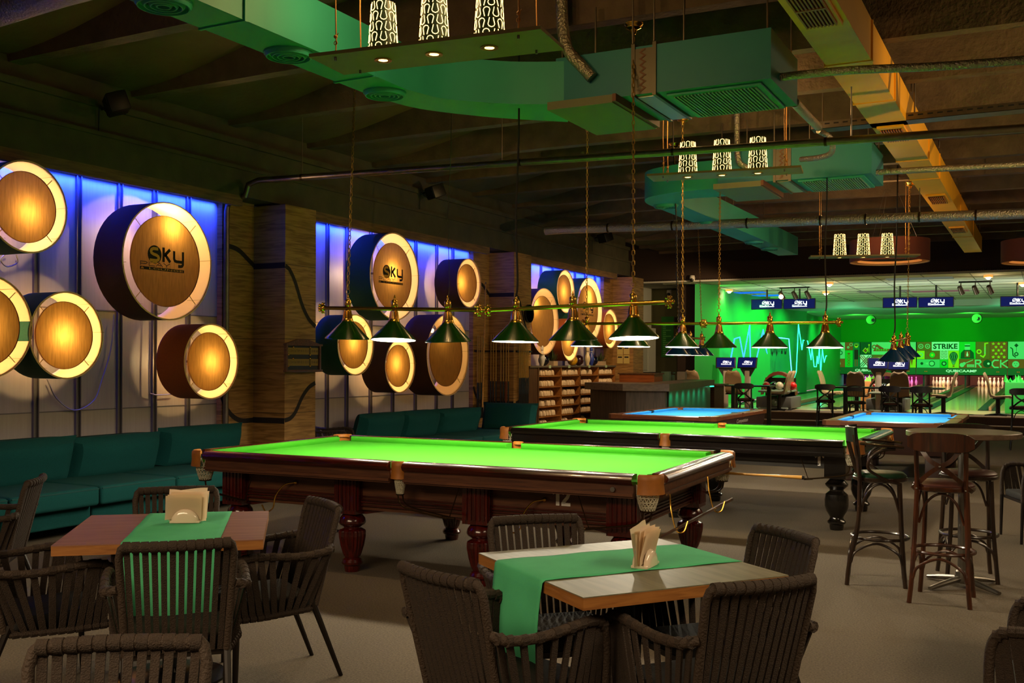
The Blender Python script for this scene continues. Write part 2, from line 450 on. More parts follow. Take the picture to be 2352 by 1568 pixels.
# raised bowling floor with two steps
M_step = wood('dark_step', '#3a2c20', '#564434', .5, 'X', 1)
fl = MB(); fl.bx((-12, 25.0, 0), (8, 25.4, .18)); fl.bx((-12, 25.4, 0), (8, 26.6, .36))
st = struct(fl.build('floor_step', mat('brown_platform_carpet', '#4a3a2c', .9, noise=.1, nscale=40)))
nz = MB(); nz.bx((-12, 24.985, .165), (8, 25.02, .185)); nz.bx((-12, 25.385, .345), (8, 25.42, .365)); nz.build('nosing', mat('tan_nosing', '#8a6c48', .5), st)
M_lane = mat('glossy_lane_maple', '#c0a070', .12, noise=.15, nscale=3, stretch=(12, .15, 1), coat=.5)
struct(MB().add([(-7.9, 26.6, .362), (8, 26.6, .362), (8, 28.5, .37), (-7.9, 28.5, .37)], [(0, 1, 2, 3)]).build('floor_approach', mat('pale_approach_floor', '#a89878', .3, coat=.3)))
struct(MB().add([(-8.5, 28.5, .37), (8, 28.5, .37), (8, 49, .60), (-8.5, 49, .60)], [(0, 1, 2, 3)]).build('floor_lane', M_lane))
# left green wall with shallow bays
M_gwall = mat('bowling_wall_paint', '#2ca050', .7, noise=.04, nscale=2)
gw = MB()
prof = [(-8.15, 26.0)]
for y0, y1 in ((26.9, 32.0), (32.6, 37.6), (38.2, 46.5)):
    prof += [(-7.75, y0-.25), (-7.75, y0)]
    for i in range(9):
        t = i/8; prof.append((-7.85-.30*sin(pi*min(1, t*1.0)), y0+(y1-y0)*t))
vs = []; fs = []
for x, y in prof: vs += [(x, y, .3), (x, y, 3.66)]
for i in range(len(prof)-1): fs.append((2*i, 2*i+2, 2*i+3, 2*i+1))
gw.add(vs, fs); struct(gw.build('wall_bowling_left', M_gwall, ang=60))
for i, y in enumerate((26.95, 32.65, 38.25)):
    q = MB().bx((-7.84, y+.01, .4), (-7.80, y+.04, 3.6)).build('green_led_strip', glow('green_led', '#00ff38', 22)); tag(q, 'vertical green light strip at the %s edge of the bays in the green bowling wall' % ('nearest', 'middle', 'farthest')[i], 'light strip')
struct(MB().bx((-9, 48.9, 0), (9, 49, 5)).build('wall_bowling_back', M_dark))
bc = MB(); bc.bx((-12, 25.4, 3.62), (8, 36, 3.7))
cbw = struct(bc.build('ceiling_bowling', M_tile))
bs = MB()
bs.bx((-9, 36, 3.42), (8, 46.2, 3.9))
bs.build('soffit', mat('pale_soffit', '#a8b4ac', .8), cbw)
gl = MB()
for i in range(18): gl.bx((-11+i*1.05, 25.4, 3.612), (-10.985+i*1.05, 36, 3.621))
for j in range(10): gl.bx((-12, 25.4+j*1.05, 3.612), (8, 25.415+j*1.05, 3.621))
gl.build('tile_grid', mat('tile_grid_grey', '#5e605a', .8), cbw)
struct(MB().bx((-9, 46.1, 2.42), (8, 46.25, 3.9)).build('wall_bowling_header', mat('green_header_wall', '#189018', .8)))

# ================================================================== DUCTS AND PIPES
def sweep_rect(path, w, z0, z1, ws=None):
    """rectangular duct along a plan path"""
    P = [Vector((p[0], p[1], 0)) for p in path]; rg = []
    for i, p in enumerate(P):
        t = (P[min(i+1, len(P)-1)]-P[max(i-1, 0)]).normalized(); n = Vector((t.y, -t.x, 0)); h = (ws[i] if ws else w)/2
        a, b = p-n*h, p+n*h
        rg.append([(a.x, a.y, z0), (b.x, b.y, z0), (b.x, b.y, z1), (a.x, a.y, z1)])
    return MB().ring(rg)
def diffuser(par, x, y, z):
    m = MB()
    for r in (.165, .125, .09, .055):
        m.lathe([(r, 0), (r, -.012), (r-.012, -.03), (r-.02, -.03), (r-.022, -.005)], 24, (x, y, z))
    m.lathe([(.17, .0), (.17, -.02), (.02, -.012)], 24, (x, y, z+.012))
    m.build('round_diffuser', M_tduct, par)
def rods(par, pts):
    m = MB()
    for x, y, z0, z1 in pts: m.cyl((x, y, z0), (x, y, z1), .008, n=6)
    if pts: m.build('hanger_rod', M_pipe, par)
d1 = T('ventilation_duct', 'green rectangular air duct with round diffusers curving into the near ceiling unit', 'duct', (-4.62, 5, 3.7))
def loc(o, m): m.v = [(v[0]-o.location.x, v[1]-o.location.y, v[2]-o.location.z) for v in m.v]; return m
pth = [(-4.62, 1.5), (-4.62, 5.0), (-4.62, 6.6)]+[tuple(p[:2]) for p in bez([(-4.62, 6.75), (-4.5, 7.2), (-4.15, 7.62), (-3.85, 7.85), (-3.6, 8.0)], 5)]
ws = [.36]*3+[.36+.3*(i/(len(pth)-4))**1.3 for i in range(len(pth)-3)]
loc(d1, sweep_rect(pth, .36, 3.7, 4.05, ws)).build('duct_body', M_tduct, d1)
sm = MB()
for y in (3.4, 4.9, 6.3): sm.bx((-4.815, y-.012, 3.69), (-4.425, y+.012, 4.06))
loc(d1, sm).build('flange', M_tduct, d1)
for y in (4.43, 5.56, 6.72): diffuser(d1, -4.64+4.62, y-5, -.005)
rods(d1, [(-.2, -.9, .35, .8), (.2, .3, .35, .8), (.2, 1.4, .35, .8)])
def acunit(name, label, x0, x1, y0, y1, gr=True):
    t = T(name, label, 'air unit', (x0, y0, 3.7)); L = x1-x0; D = y1-y0
    MB().bx((0, 0, 0), (L, D, .38)).build('unit_casing', M_bduct, t)
    m = MB(); m.bx((-.02, -.12, -.07), (L*.31, D, -.005)); m.build('drip_tray', mat('olive_tray', '#6a6c48', .6), t)
    m = MB(); m.bx((L*.31, -.12, -.06), (L*.31+.03, D, .0)); m.build('tray_edge', mat('rust_edge', '#6a3a14', .6), t)
    m = MB()
    for a in (.385, .485): m.bx((L*a-.015, -.015, -.02), (L*a+.015, D, .4))
    m.bx((L*.39, -.008, .0), (L*.48, 0, .36)); m.build('connector_band', mat('dull_zinc', '#5a5444', .45, .6), t)
    m = MB(); n = 14
    z = [(L*.43+(.02 if i % 2 else -.02), .02+i*.36/n) for i in range(n)]
    m.stroke(z, .012, (0, -.012, 0), (1, 0, 0), (0, 0, 1)); m.build('zigzag_spring', mat('rusty_wire', '#6a4020', .6), t)
    MB().bx((L*.395, .05, -.012), (L*.475, D-.03, 0)).build('inspection_panel', mat('bare_zinc', '#b0a890', .3, .7), t)
    m = MB(); gx0, gx1 = L*.53, L*.95
    m.bx((gx0, .06, -.022), (gx1, D-.05, -.001))
    m.build('grille_frame', M_tduct, t)
    m = MB(); k = 24
    for i in range(k):
        x = gx0+.05+(gx1-gx0-.1)*i/(k-1); m.bx((x-.006, .1, -.034), (x+.006, D-.09, -.02))
    m.build('grille_slat', mat('pale_grille', '#6a9a84', .5), t)
    rods(t, [(L*.02, .05, .38, .75), (L*.2, .0, .38, .75), (L*.385, -.02, .4, .8), (L*.485, -.02, .4, .8), (L*.6, .1, .38, .75), (L*.97, .1, .38, .75), (L*.97, D, .38, .75)])
    return t
ac1 = acunit('ceiling_air_unit', 'large blue-green ceiling air unit nearest to the camera with ribbed grille', -3.6, -1.83, 7.68, 8.6)
ac2 = acunit('ceiling_air_unit', 'farther blue-green ceiling air unit above the second row of pipes', -3.5, -1.74, 12.05, 12.97)
d2 = T('ventilation_duct', 'teal air duct with round diffusers running from the farther ceiling unit towards the bowling hall', 'duct', (-4.6, 14, 3.7))
pth = [(-3.5, 12.6), (-3.9, 12.6)]+[tuple(p[:2]) for p in bez([(-4.1, 12.62), (-4.4, 12.75), (-4.55, 13.1), (-4.58, 13.6)], 5)]+[(-4.58, 15), (-4.56, 18), (-4.55, 20.6)]
ws = [.62, .6]+[.55-.17*i/15 for i in range(16)]+[.38]*3
loc(d2, sweep_rect(pth, .4, 3.7, 4.05, ws[:len(pth)])).build('duct_body', M_tduct, d2)
for y in (13.3, 15.27, 18.04, 19.19): diffuser(d2, .02, y-14, -.005)
rods(d2, [(.2, .5, .35, .7), (.2, 2, .35, .7), (.2, 4, .35, .7), (-.2, 3, .35, .7)])
yd = T('ventilation_duct', 'long yellow rectangular air duct with square grilles along the right of the ceiling', 'duct', (-1.41, 14, 4.0))
loc(yd, MB().bx((-1.6, 2, 4.0), (-1.25, 24.6, 4.33))).build('duct_body', M_yduct, yd)
m = MB()
for y in (5.2, 8.6, 10, 13.1, 14.5, 18.2, 21.5): m.bx((-1.615, y-.012, 3.99), (-1.235, y+.012, 4.32))
loc(yd, m).build('flange', M_yduct, yd)
for y0, y1 in ((6.6, 7.55), (11.05, 11.8), (15.85, 16.7), (19.8, 20.6)):
    m = MB(); m.bx((-1.55, y0, 3.975), (-1.29, y1, 4.0)); f = loc(yd, m).build('grille_frame', M_yduct, yd)
    m = MB(); m.bx((-1.52, y0+.08, 3.968), (-1.32, y1-.08, 3.976)); loc(yd, m).build('grille_opening', M_dark, f)
    m = MB()
    for i in range(9): x = -1.52+.2*i/8; m.bx((x-.006, y0+.08, 3.958), (x+.006, y1-.08, 3.97))
    m.bx((-1.52, (y0+y1)/2-.015, 3.955), (-1.32, (y0+y1)/2+.015, 3.97))
    loc(yd, m).build('grille_bar', mat('orange_grille_bar', '#a85a14', .5), f)
rods(yd, [(.2, y-14, .3, .75) for y in (5, 8, 11, 14, 17, 20, 23)])
def pipe(name, label, pts, r, m, cat='pipe', straps=(), hang=()):
    t = T(name, label, cat, pts[0]); o = Vector(pts[0])
    MB().tube([Vector(p)-o for p in pts], r, 12).build('pipe_run', m, t)
    if straps:
        s = MB(); a, b = Vector(pts[-2]), Vector(pts[-1])
        for f in straps:
            c = a.lerp(b, f)-o; d = (b-a).normalized()*.012; s.cyl(c-d, c+d, r*1.15, n=12)
        s.build('pipe_clamp', M_dbrass, t)
    if hang:
        s = MB(); a, b = Vector(pts[-2]), Vector(pts[-1])
        for f in hang: c = a.lerp(b, f)-o; s.cyl(c, (c.x, c.y, 4.5-o.z), .006, n=6)
        s.build('hanger_rod', M_pipe, t)
    return t
e1 = ax(512, 462, -8.5)
pipe('drain_pipe', 'long grey steel pipe sloping across the ceiling from an elbow at the first timber pillar', [(-8.78, 9.39, .2), (-8.78, 9.39, 3.36), (-8.76, 9.39, 3.45), (-8.62, 9.37, 3.50), (-8.45, 9.35, 3.53), (-8.40, 9.35, 3.66), (-8.25, 9.35, 3.7), (2.6, 9.35, 3.43)], .035, M_pipe, straps=(.06, .32, .47, .6, .75), hang=(.06, .3, .47, .62, .75))
pipe('insulated_pipe', 'crumpled foil wrapped pipe passing in front of the near ceiling unit', bez([(-3.42, 8.0, 3.85), (-2.8, 8.0, 3.80), (-2.2, 8.0, 3.79), (-1.4, 8, 3.78), (-.6, 8, 3.72), (.8, 8, 3.66), (2.5, 8, 3.6)], 6), .032, M_foil, straps=(), hang=(.1,))
pipe('insulated_pipe', 'thin foil wrapped pipe under the farther ceiling unit', bez([(-2.95, 12.4, 3.76), (-2.2, 12.4, 3.77), (-1.4, 12.4, 3.76), (-.5, 12.4, 3.74), (1, 12.4, 3.7)], 6), .035, M_foil)
pipe('insulated_pipe', 'thick foil wrapped pipe running level across the hall behind the lamps', [(-7.3, 15.2, 3.72), (-6.9, 15.2, 3.72), (2, 15.2, 3.51)], .07, M_foil, straps=(.08, .2, .33, .45, .52, .6, .68, .76, .84, .92), hang=(.2, .45, .6, .76))
pipe('foil_hose', 'crumpled foil hose hanging from the ceiling to the left end of the near ceiling unit', bez([ay(1290, -40, 7.6), ay(1292, 60, 7.6), ay(1305, 115, 7.6), ay(1335, 150, 7.62), ay(1360, 178, 7.64)], 6), .05, M_foil)
pipe('foil_hose', 'thin foil hose dropping behind the middle shelf lamp', bez([ay(1692, 250, 12.0), ay(1693, 330, 12.0), ay(1697, 370, 12.0), ay(1715, 385, 12.05)], 5), .035, M_foil)
pipe('foil_hose', 'foil hose slanting from the right corner of the near ceiling unit to the cable tray', bez([ay(1825, 235, 8.6), ay(1850, 262, 9.2), ay(1880, 292, 10.4)], 5), .04, M_foil)
pipe('foil_hose', 'short looped foil hose beside the cable tray end', bez([ay(1880, 300, 10.8), ay(1908, 318, 11), ay(1910, 350, 11.2), ay(1880, 362, 11.4), ay(1840, 366, 11.6)], 5), .03, M_foil)
pipe('foil_duct', 'wide crumpled foil duct in the top left corner of the ceiling', [(-7.4, 5.2, 4.28), (-6.5, 5.2, 4.33), (-3.0, 5.2, 4.4)], .13, M_foil, 'duct')
# perforated cable tray
ct = T('cable_tray', 'perforated metal cable tray crossing above the yellow duct', 'cable tray', (-2.18, 10.9, 4.0))
m = MB(); m.bx((0, 0, 0), (4.5, .2, .004)); m.bx((0, 0, 0), (4.5, .004, .075)); m.bx((0, .196, 0), (4.5, .2, .075)); m.build('tray_body', M_pipe, ct)
m = MB()
for i in range(48): m.bx((.05+i*.09, -.001, .04), (.1+i*.09, 0, .055))
m.build('perforation', M_dark, ct)
rods(ct, [(.1, .1, .07, .4), (1.0, .1, .07, .4), (2.0, .1, .07, .4)])
# small wall loudspeakers and their cables
for i, (px, py, lb) in enumerate(((268, 238, 'black loudspeaker bracketed to the dark girder in the upper left'), (1000, 440, 'small black loudspeaker on the girder above the middle wall bay'), (1390, 545, 'tiny black loudspeaker on the girder above the farthest wall bay'))):
    p = ax(px, py, -8.2); t = T('wall_speaker', lb, 'speaker', p)
    Mx = Matrix.Rotation(R(-35), 4, 'Z') @ Matrix.Rotation(R(20), 4, 'X')
    MB().rbox((0, 0, 0), (.3, .2, .19), .02, 2, Mx).build('cabinet', M_black, t)
    m = MB(); m.box((0, -.102, 0), (.26, .006, .15), 0, Mx); m.build('speaker_grille', mat('speaker_mesh', '#141414', .8), t)
    m = MB(); m.tube([(-.02, .05, .02), (-.2, .1, .03), (-.33, .1, .0)], .012, 6); m.build('bracket', M_dark, t)
    m = MB(); m.tube(bez([(-.1, .1, .0), (-.22, .1, -.06), (-.29, .05, .02), (-.31, .05, -.1), (-.31, .05, -.28)], 5), .007, 5); m.build('cable', M_cord, t)
# ================================================================== LOGO (a ball with an S, ky, PLAY, & LOUNGE)
def logo(dark, light_, O, U, V, w, dn):
    """dark, light_: MB for the ink and for what is cut out of it; dn: small offset vector towards the viewer"""
    O, dn = Vector(O), Vector(dn); U, V = Vector(U)*w, Vector(V)*w
    dark.disc((.323, .272), .157, O, U, V, 28)
    S = [(.395, .372), (.29, .372), (.248, .352), (.236, .325), (.248, .297), (.29, .277), (.36, .262), (.398, .242), (.41, .215), (.398, .185), (.36, .168), (.21, .168)]
    light_.stroke(S, .052, O+dn, U, V)
    light_.stroke([(.25, .120), (.30, .135), (.35, .135), (.40, .122)], .018, O+dn, U, V)
    dark.stroke([(.522, .41), (.522, .16)], .056, O, U, V)
    dark.stroke([(.54, .27), (.67, .385)], .056, O, U, V); dark.stroke([(.56, .29), (.675, .165)], .056, O, U, V)
    dark.stroke([(.765, .372), (.765, .235), (.785, .20), (.83, .19), (.955, .19)], .052, O, U, V)
    dark.stroke([(.974, .372), (.974, .15), (.955, .122), (.92, .112), (.86, .112)], .052, O, U, V)
    dark.stroke([(.01, .067), (.01, .135), (.13, .135), (.16, .12), (.13, .098), (.01, .098)], .012, O, U, V)
    dark.stroke([(.2, .135), (.2, .072), (.33, .072)], .012, O, U, V)
    dark.stroke([(.355, .067), (.43, .137), (.505, .067)], .012, O, U, V); dark.stroke([(.395, .09), (.47, .09)], .01, O, U, V)
    dark.stroke([(.52, .137), (.595, .1), (.67, .137)], .012, O, U, V); dark.stroke([(.595, .1), (.595, .067)], .012, O, U, V)
    dark.flat([(0, 0), (1, 0), (1, .052), (0, .052)], O, U, V)
    put_text(light_, '&', O+dn+U*.015+V*.011, U, V, .07, .03); put_text(light_, 'LOUNGE', O+dn+U*.2+V*.011, U, V, .77, .03)
# ================================================================== WALL DRUM LAMPS
def drum(label, cy, cz, d, fab, hot=(0, 0), lg=False, e=1.0, disc_r=.77, dep=.42):
    t = T('drum_wall_lamp', label, 'wall lamp', (-8.77, cy, cz), 0, 'round drum lamps on the panel wall')
    r = d/2; X = dep; n = 48
    def rg(x, q): return [Vector((x, q*cos(2*pi*k/n), q*sin(2*pi*k/n))) for k in range(n)]
    MB().ring([rg(0, r), rg(X, r)], cap=False).build('drum_shade', fab, t)
    li = MB(); li.ring([rg(.002, r-.012), rg(X-.002, r-.012)], cap=False); li.ring([rg(X, r+.003), rg(X+.004, r-.012)], cap=False)
    sp = li.build('drum_lining', M_drumin, t)
    s = MB()
    for k in range(4):
        a = pi/4+k*pi/2; s.cyl((X-.05, r*disc_r*cos(a), r*disc_r*sin(a)), (X-.05, (r-.012)*cos(a), (r-.012)*sin(a)), .004, n=5)
    for k in range(8):
        a = k*pi/4+.1; s.stroke([(0, 0), (1, 0)], .004, (X*.25+.1, (r-.016)*cos(a), (r-.016)*sin(a)), (X*.6, 0, 0), (0, -sin(a), cos(a)))
    s.build('wire_spoke', mat('pale_wire', '#a88a50', .5), t)
    dd = MB(); dd.disc((0, 0), r*disc_r, (X-.045, 0, 0), (0, 1, 0), (0, 0, 1), 48)
    disc = dd.build('lamp_disc', M_gold, t)
    MB().ring([[Vector((X-.048+.012*((j//1) % 2), (r*disc_r+.004*(j//2))*cos(2*pi*k/n), (r*disc_r+.004*(j//2))*sin(2*pi*k/n))) for j in (0, 1, 3, 2)] for k in range(n)], closed=True).build('disc_hoop', mat('brown_hoop', '#6a3c10', .6), t)
    m = MB(); hx = X-.2
    by, bz = hot[0]*r, hot[1]*r
    m.sphere((hx-.03, by, bz), .035, 10, 8); m.build('bulb', glow('warm_bulb', '#ffe2b0', 14), t)
    m = MB(); m.cyl((.0, by, bz), (hx-.06, by, bz), .018, n=8); m.build('bulb_holder', M_black, t)
    light('POINT', (hx+.02, by, bz), 18*e*(d/.84)**1.3, (1, .68, .31), t, shadow_soft_size=.04)
    if lg:
        a, b = MB(), MB()
        logo(a, b, (X-.041, -.285*d, -.085*d), (0, 1, 0), (0, 0, 1), .49*d, (.003, 0, 0))
        o = a.build('printed_logo', M_ink, t, smooth=False); b.build('logo_lettering', mat('gold_lettering', '#b07a20', .8, emit='#b07a20', es=.12), t, smooth=False)
    return t
drum('drum lamp with gold disc at the upper left edge of the nearest wall bay', 6.345, 2.987, .85, M_dgreen, (.1, -.1))
drum('rust drum lamp cut off by the left edge below the upper left one', 5.93, 1.87, .93, M_dorange, (0, 0))
drum('dark green drum lamp with pale rim low on the nearest wall bay', 6.78, 1.81, .84, M_dgreen, (0, 0), e=1.3)
drum('large brown drum lamp with a printed logo on the nearest wall bay', 8.062, 2.634, 1.26, M_dbrown, (.15, .62), True)
drum('rust brown drum lamp above the sofa beside the first timber pillar', 8.709, 1.561, .85, M_dorange, (.1, 0))
drum('large dark green drum lamp with a printed logo on the middle wall bay', 12.377, 2.792, 1.26, M_dgreen, (0, .1), True)
drum('small dark brown drum lamp high at the right end of the middle wall bay', 14.523, 2.846, .80, M_dbrown, (-.45, .0))
drum('dark green drum lamp low at the left end of the middle wall bay', 11.435, 1.79, .83, M_dgreen, (0, .1))
drum('dark brown drum lamp lowest in the middle of the middle wall bay', 12.523, 1.502, .79, M_dbrown, (-.1, .1))
drum('large rust brown drum lamp low at the right end of the middle wall bay', 13.742, 1.669, 1.27, M_dbrown, (-.2, .6), e=.5, dep=.5)
drum('large dark drum lamp at the left end of the farthest wall bay', 17.363, 2.322, 1.24, M_dbrown, (-.5, .5))
drum('medium blue-black drum lamp at the top of the farthest wall bay', 18.322, 2.945, .84, M_dgreen, (0, 0))
drum('large drum lamp with a printed logo on the farthest wall bay', 19.515, 2.633, 1.33, M_dgreen, (.1, .4), True)
drum('small drum lamp hanging just above the shoe rack', 18.539, 2.003, .84, M_dorange, (0, 0))
drum('rust drum lamp at the right end of the farthest wall bay', 20.665, 2.281, .84, M_dorange, (0, 0))
for i, (pts, lb) in enumerate((([(16, 580), (2, 596), (16, 612), (40, 603), (38, 585)], 'loop of pale cable hanging under the upper left drum lamp'), ([(262, 722), (255, 800), (235, 870), (215, 920), (170, 942), (130, 915), (108, 870)], 'thin pale cable drooping under the dark green drum lamp'), ([(345, 740), (342, 880), (350, 905), (400, 905)], 'thin cable drooping left of the rust brown drum lamp'))):
    P = bez([ax(a, b, -8.85) for a, b in pts], 6); o = P[0]
    q = MB().tube([p-o for p in P], .007, 5).build('wall_cable', mat('pale_cable', '#8a8478', .6)); q.location = o; tag(q, lb, 'cable')

# ================================================================== SOFAS
def sofa(name, label, y0, y1, n, x0=-8.72, x1=-7.5):
    t = T(name, label, 'sofa', (x1, y0, 0)); L = y1-y0; D = x1-x0; w = L/n
    for i in range(n):
        MB().rbox((-D/2-.06, w*(i+.5), .19), (D-.12, w-.012, .17), .02, 3).build('base', M_teal, t)
        m = MB().rbox((-D/2, w*(i+.5), .36), (D, w-.012, .17), .04, 4); c = m.build('seat_cushion', M_teal, t)
        MB().tube([(0-.003, w*i+.02, .425), (0-.003, w*(i+1)-.02, .425)], .006, 6).build('piping', M_tealpipe, c)
    MB().bx((-D, 0, .1), (-D+.14, L, .62)).build('back_frame', M_teal, t)
    m = MB()
    for yy in (.1, L/2, L-.1):
        for xx in (-.16, -D+.1): m.box((xx, yy, .055), (.05, .05, .11))
    m.build('foot', M_black, t)
    return t
sofa('teal_sofa', 'long teal fabric sofa below the drum lamps of the nearest wall bay', 4.63, 9.18, 5)
sofa('teal_sofa', 'teal fabric sofa behind the snooker tables under the middle wall bay', 11.75, 15.25, 4)
def back_pillow(label, x, y, z, w, h, th, rz, tilt, grp):
    M = Matrix.Rotation(tilt, 4, 'X')
    o = T('back_cushion', label, 'cushion', (x, y, z), rz, grp)
    MB().pillow(w, h, th, M, 12).build('cushion_cover', M_teal, o)
    P = []
    for k in range(41):
        a = 2*pi*k/40; ca, sa = cos(a), sin(a)
        q = (abs(ca)**6+abs(sa)**6)**(-1/6); P.append(M @ Vector((ca*q*w/2*.96, 0, sa*q*h/2*.96)))
    MB().tube(P[:-1], .007, 5, closed=True).build('piping', M_tealpipe, o)
    return o
g1 = 'loose back cushions of the near sofa'
back_pillow('teal back cushion leaning at the left edge of the near sofa', -8.36, 6.2, .63, 1.3, .46, .34, R(90), R(16), g1)
back_pillow('teal back cushion leaning in the middle of the near sofa', -8.36, 7.33, .62, 1.16, .43, .34, R(90), R(16), g1)
back_pillow('teal back cushion leaning at the pillar end of the near sofa', -8.34, 8.50, .645, 1.2, .44, .34, R(86), R(14), g1)
g2 = 'loose back cushions of the far sofa'
back_pillow('leftmost teal cushion leaning on the far sofa', -8.4, 12.05, .63, 1.08, .44, .32, R(90), R(16), g2)
back_pillow('second teal cushion from the left on the far sofa', -8.4, 13.05, .63, 1.05, .43, .32, R(90), R(16), g2)
back_pillow('third teal cushion from the left on the far sofa, slumping sideways', -8.4, 14.2, .62, 1.2, .42, .32, R(84), R(18), g2)
back_pillow('rightmost teal cushion standing across the end of the far sofa', -7.93, 15.15, .64, 1.0, .5, .28, R(4), R(-14), g2)

# ================================================================== SNOOKER TABLES
LEG12 = [(.05, 0), (.056, .03), (.056, .045), (.072, .06), (.075, .075), (.066, .095), (.05, .105), (.058, .118), (.066, .14), (.082, .2), (.092, .26), (.094, .30), (.09, .315), (.075, .325), (.058, .333), (.06, .345), (.085, .36), (.094, .375), (.094, .385), (.088, .41), (.07, .435), (.062, .45), (.062, .47)]
LEG11 = [(.055, 0), (.06, .03), (.06, .05), (.078, .065), (.078, .08), (.06, .10), (.056, .115), (.062, .13), (.085, .17), (.1, .22), (.102, .28), (.094, .33), (.078, .345), (.06, .36), (.06, .375), (.095, .41), (.098, .425), (.07, .455), (.06, .47), (.06, .50)]
def snooker(name, label, pos, rz, A, B, mW, mWz, mP, legs, prof, blockz, flute, num, numx):
    t = T(name, label, 'snooker table', pos, rz)
    a0, b0 = A-.165, B-.142      # cushion nose
    h = .86
    MB().bx((-a0-.06, -b0-.06, .77), (a0+.06, b0+.06, .815)).build('bed_cloth', M_green, t)
    pk = .075
    def rail_piece(p, q, nin, e0=0, e1=0):
        """cushion and wooden rail between pockets; p->q along the nose, nin = inward normal"""
        p, q, nin = Vector((*p, 0)), Vector((*q, 0)), Vector(nin); d = (q-p).normalized()
        cs = []
        for (off, z) in ((0, .852), (-.055, .862), (-.055, .815), (-.012, .815), (0, .838)):
            cs.append((off, z))
        m = MB(); rg = []
        for pt, cut in ((p, 1), (q, -1)):
            rg.append([Vector((pt.x, pt.y, 0))+nin*o+Vector((0, 0, z))-d*cut*(-o*.55) for o, z in cs])
        m.ring(rg); m.build('cushion', M_green, t, ang=30)
        W = .10; p = p-d*e0; q = q+d*e1
        m = MB(); rg = []
        pf = [(-.05, .80), (-.05, .865), (-.06, .868), (-.05-W+.02, .866), (-.05-W, .852), (-.05-W-.012, .835), (-.05-W, .812), (-.05-W+.02, .80)]
        for pt in (p, q): rg.append([Vector((pt.x, pt.y, 0))+nin*o+Vector((0, 0, z)) for o, z in pf])
        m.ring(rg); m.build('rail', mW, t, ang=50)
        m = MB(); c0 = -.05-W+.03
        for za, zb, oo in ((.745, .80, c0), (.728, .748, c0-.022), (.715, .73, c0-.005)):
            rg = []
            for pt in (p, q): rg.append([Vector((pt.x, pt.y, 0))+nin*o+Vector((0, 0, z)) for o, z in ((.05, za), (.05, zb), (oo, zb), (oo, za))])
            m.ring(rg)
        m.build('side_panel', mP if num == '12' else mW, t, ang=30)
    for sy in (-1, 1):
        rail_piece((-a0+pk, sy*b0), (-pk, sy*b0), (0, -sy, 0), .05, .015); rail_piece((pk, sy*b0), (a0-pk, sy*b0), (0, -sy, 0), .015, .05)
    for sx in (-1, 1): rail_piece((sx*a0, -b0+pk), (sx*a0, b0-pk), (-sx, 0, 0), .05, .05)
    # lower frame
    fz0, fy, fx = (.47 if num == '12' else .58), B-.245, A-.3
    m = MB()
    m.bx((-fx, -fy, fz0), (fx, -fy+.05, .72)); m.bx((-fx, fy-.05, fz0), (fx, fy, .72)); m.bx((-fx, -fy, fz0), (-fx+.05, fy, .72)); m.bx((fx-.05, -fy, fz0), (fx, fy, .72))
    m.build('frame_board', mP, t)
    m = MB(); m.bx((-fx+.1, -fy+.06, .70), (fx-.1, fy-.06, .765)); m.build('slate_bed', M_black, t)
    if num == '12':
        m = MB()
        for s in (-1, 1):
            for k, z in enumerate((.565, .545, .525, .5)):
                m.bx((-fx, s*fy-.012-.004*k, z), (fx, s*fy+.012+.004*k, z+.012)); m.bx((s*fx-.012-.004*k, -fy, z), (s*fx+.012+.004*k, fy, z+.012))
        m.build('frame_moulding', mW, t)
        m = MB()
        lx = sorted(set(l[0] for l in legs))
        for s in (-1, 1):
            for x in lx:
                for q in (-1, 1):
                    if abs(x+q*.3) > fx: continue
                    m.prism([(0, .475), (q*.34, .475), (q*.27, .462), (q*.2, .45), (q*.12, .435), (0, .43)], (x, s*(fy-.03), 0), (1, 0, 0), (0, 0, 1), (0, .025, 0))
        m.build('corner_bracket', mW, t)
    else:
        m = MB()
        for s in (-1, 1):
            for x0, x1 in ((-fx+.15, -.2), (.2, fx-.15)):
                m.tube([(x0, s*(fy+.003), .62), (x1, s*(fy+.003), .62), (x1, s*(fy+.003), .695), (x0, s*(fy+.003), .695)], .006, 5, closed=True)
        m.build('frame_moulding', mW, t)
    for (x, y) in legs:
        m = MB(); w = .098
        m.bx((x-w, y-w, blockz), (x+w, y+w, .72))
        if num == '12':
            for k in range(5):
                u = -w+.03+k*.034
                for s in (-1, 1):
                    m.bx((x+u-.011, y+s*w-.008, blockz+.03), (x+u+.011, y+s*w+.008, .70)); m.bx((x+s*w-.008, y+u-.011, blockz+.03), (x+s*w+.008, y+u+.011, .70))
        sc = (blockz+.02)/prof[-1][1]
        m.lathe([(r*1.08, z*sc) for r, z in prof], 40, (x, y, 0), flute)
        m.build('leg', mWz, t, ang=30)
    # pockets
    def pocket(cx, cy, ox, oy, cor):
        o = Vector((ox, oy, 0)).normalized(); s = Vector((-o.y, o.x, 0))
        w = .09 if cor else .05
        R0 = Vector((cx, cy, 0))
        m = MB(); rg = []
        K = 9
        for i in range(K):
            a = (i/(K-1)-.5)*(2.3 if cor else 2.2)
            dirv = o*cos(a)+s*sin(a)
            base = R0+dirv*w*1.0
            rr = []
            for (off, z) in ((-.022, .845), (-.02, .868), (.0, .872), (.012, .862), (.014, .835), (.012, .80), (.02, .745), (.012, .745), (.002, .80), (-.004, .845)):
                rr.append(base+dirv*off+Vector((0, 0, z)))
            rg.append(rr)
        m.ring(rg); lp = m.build('pocket', M_tan, t, ang=50)
        m = MB()
        for z, r in ((.745, 1.), (.72, .96), (.69, .85), (.66, .72), (.635, .6)):
            m.tube([R0+Vector((cos(q)*w*r*.8, sin(q)*w*r*.8, z)) for q in [2*pi*i/14 for i in range(14)]], .004, 5, closed=True)
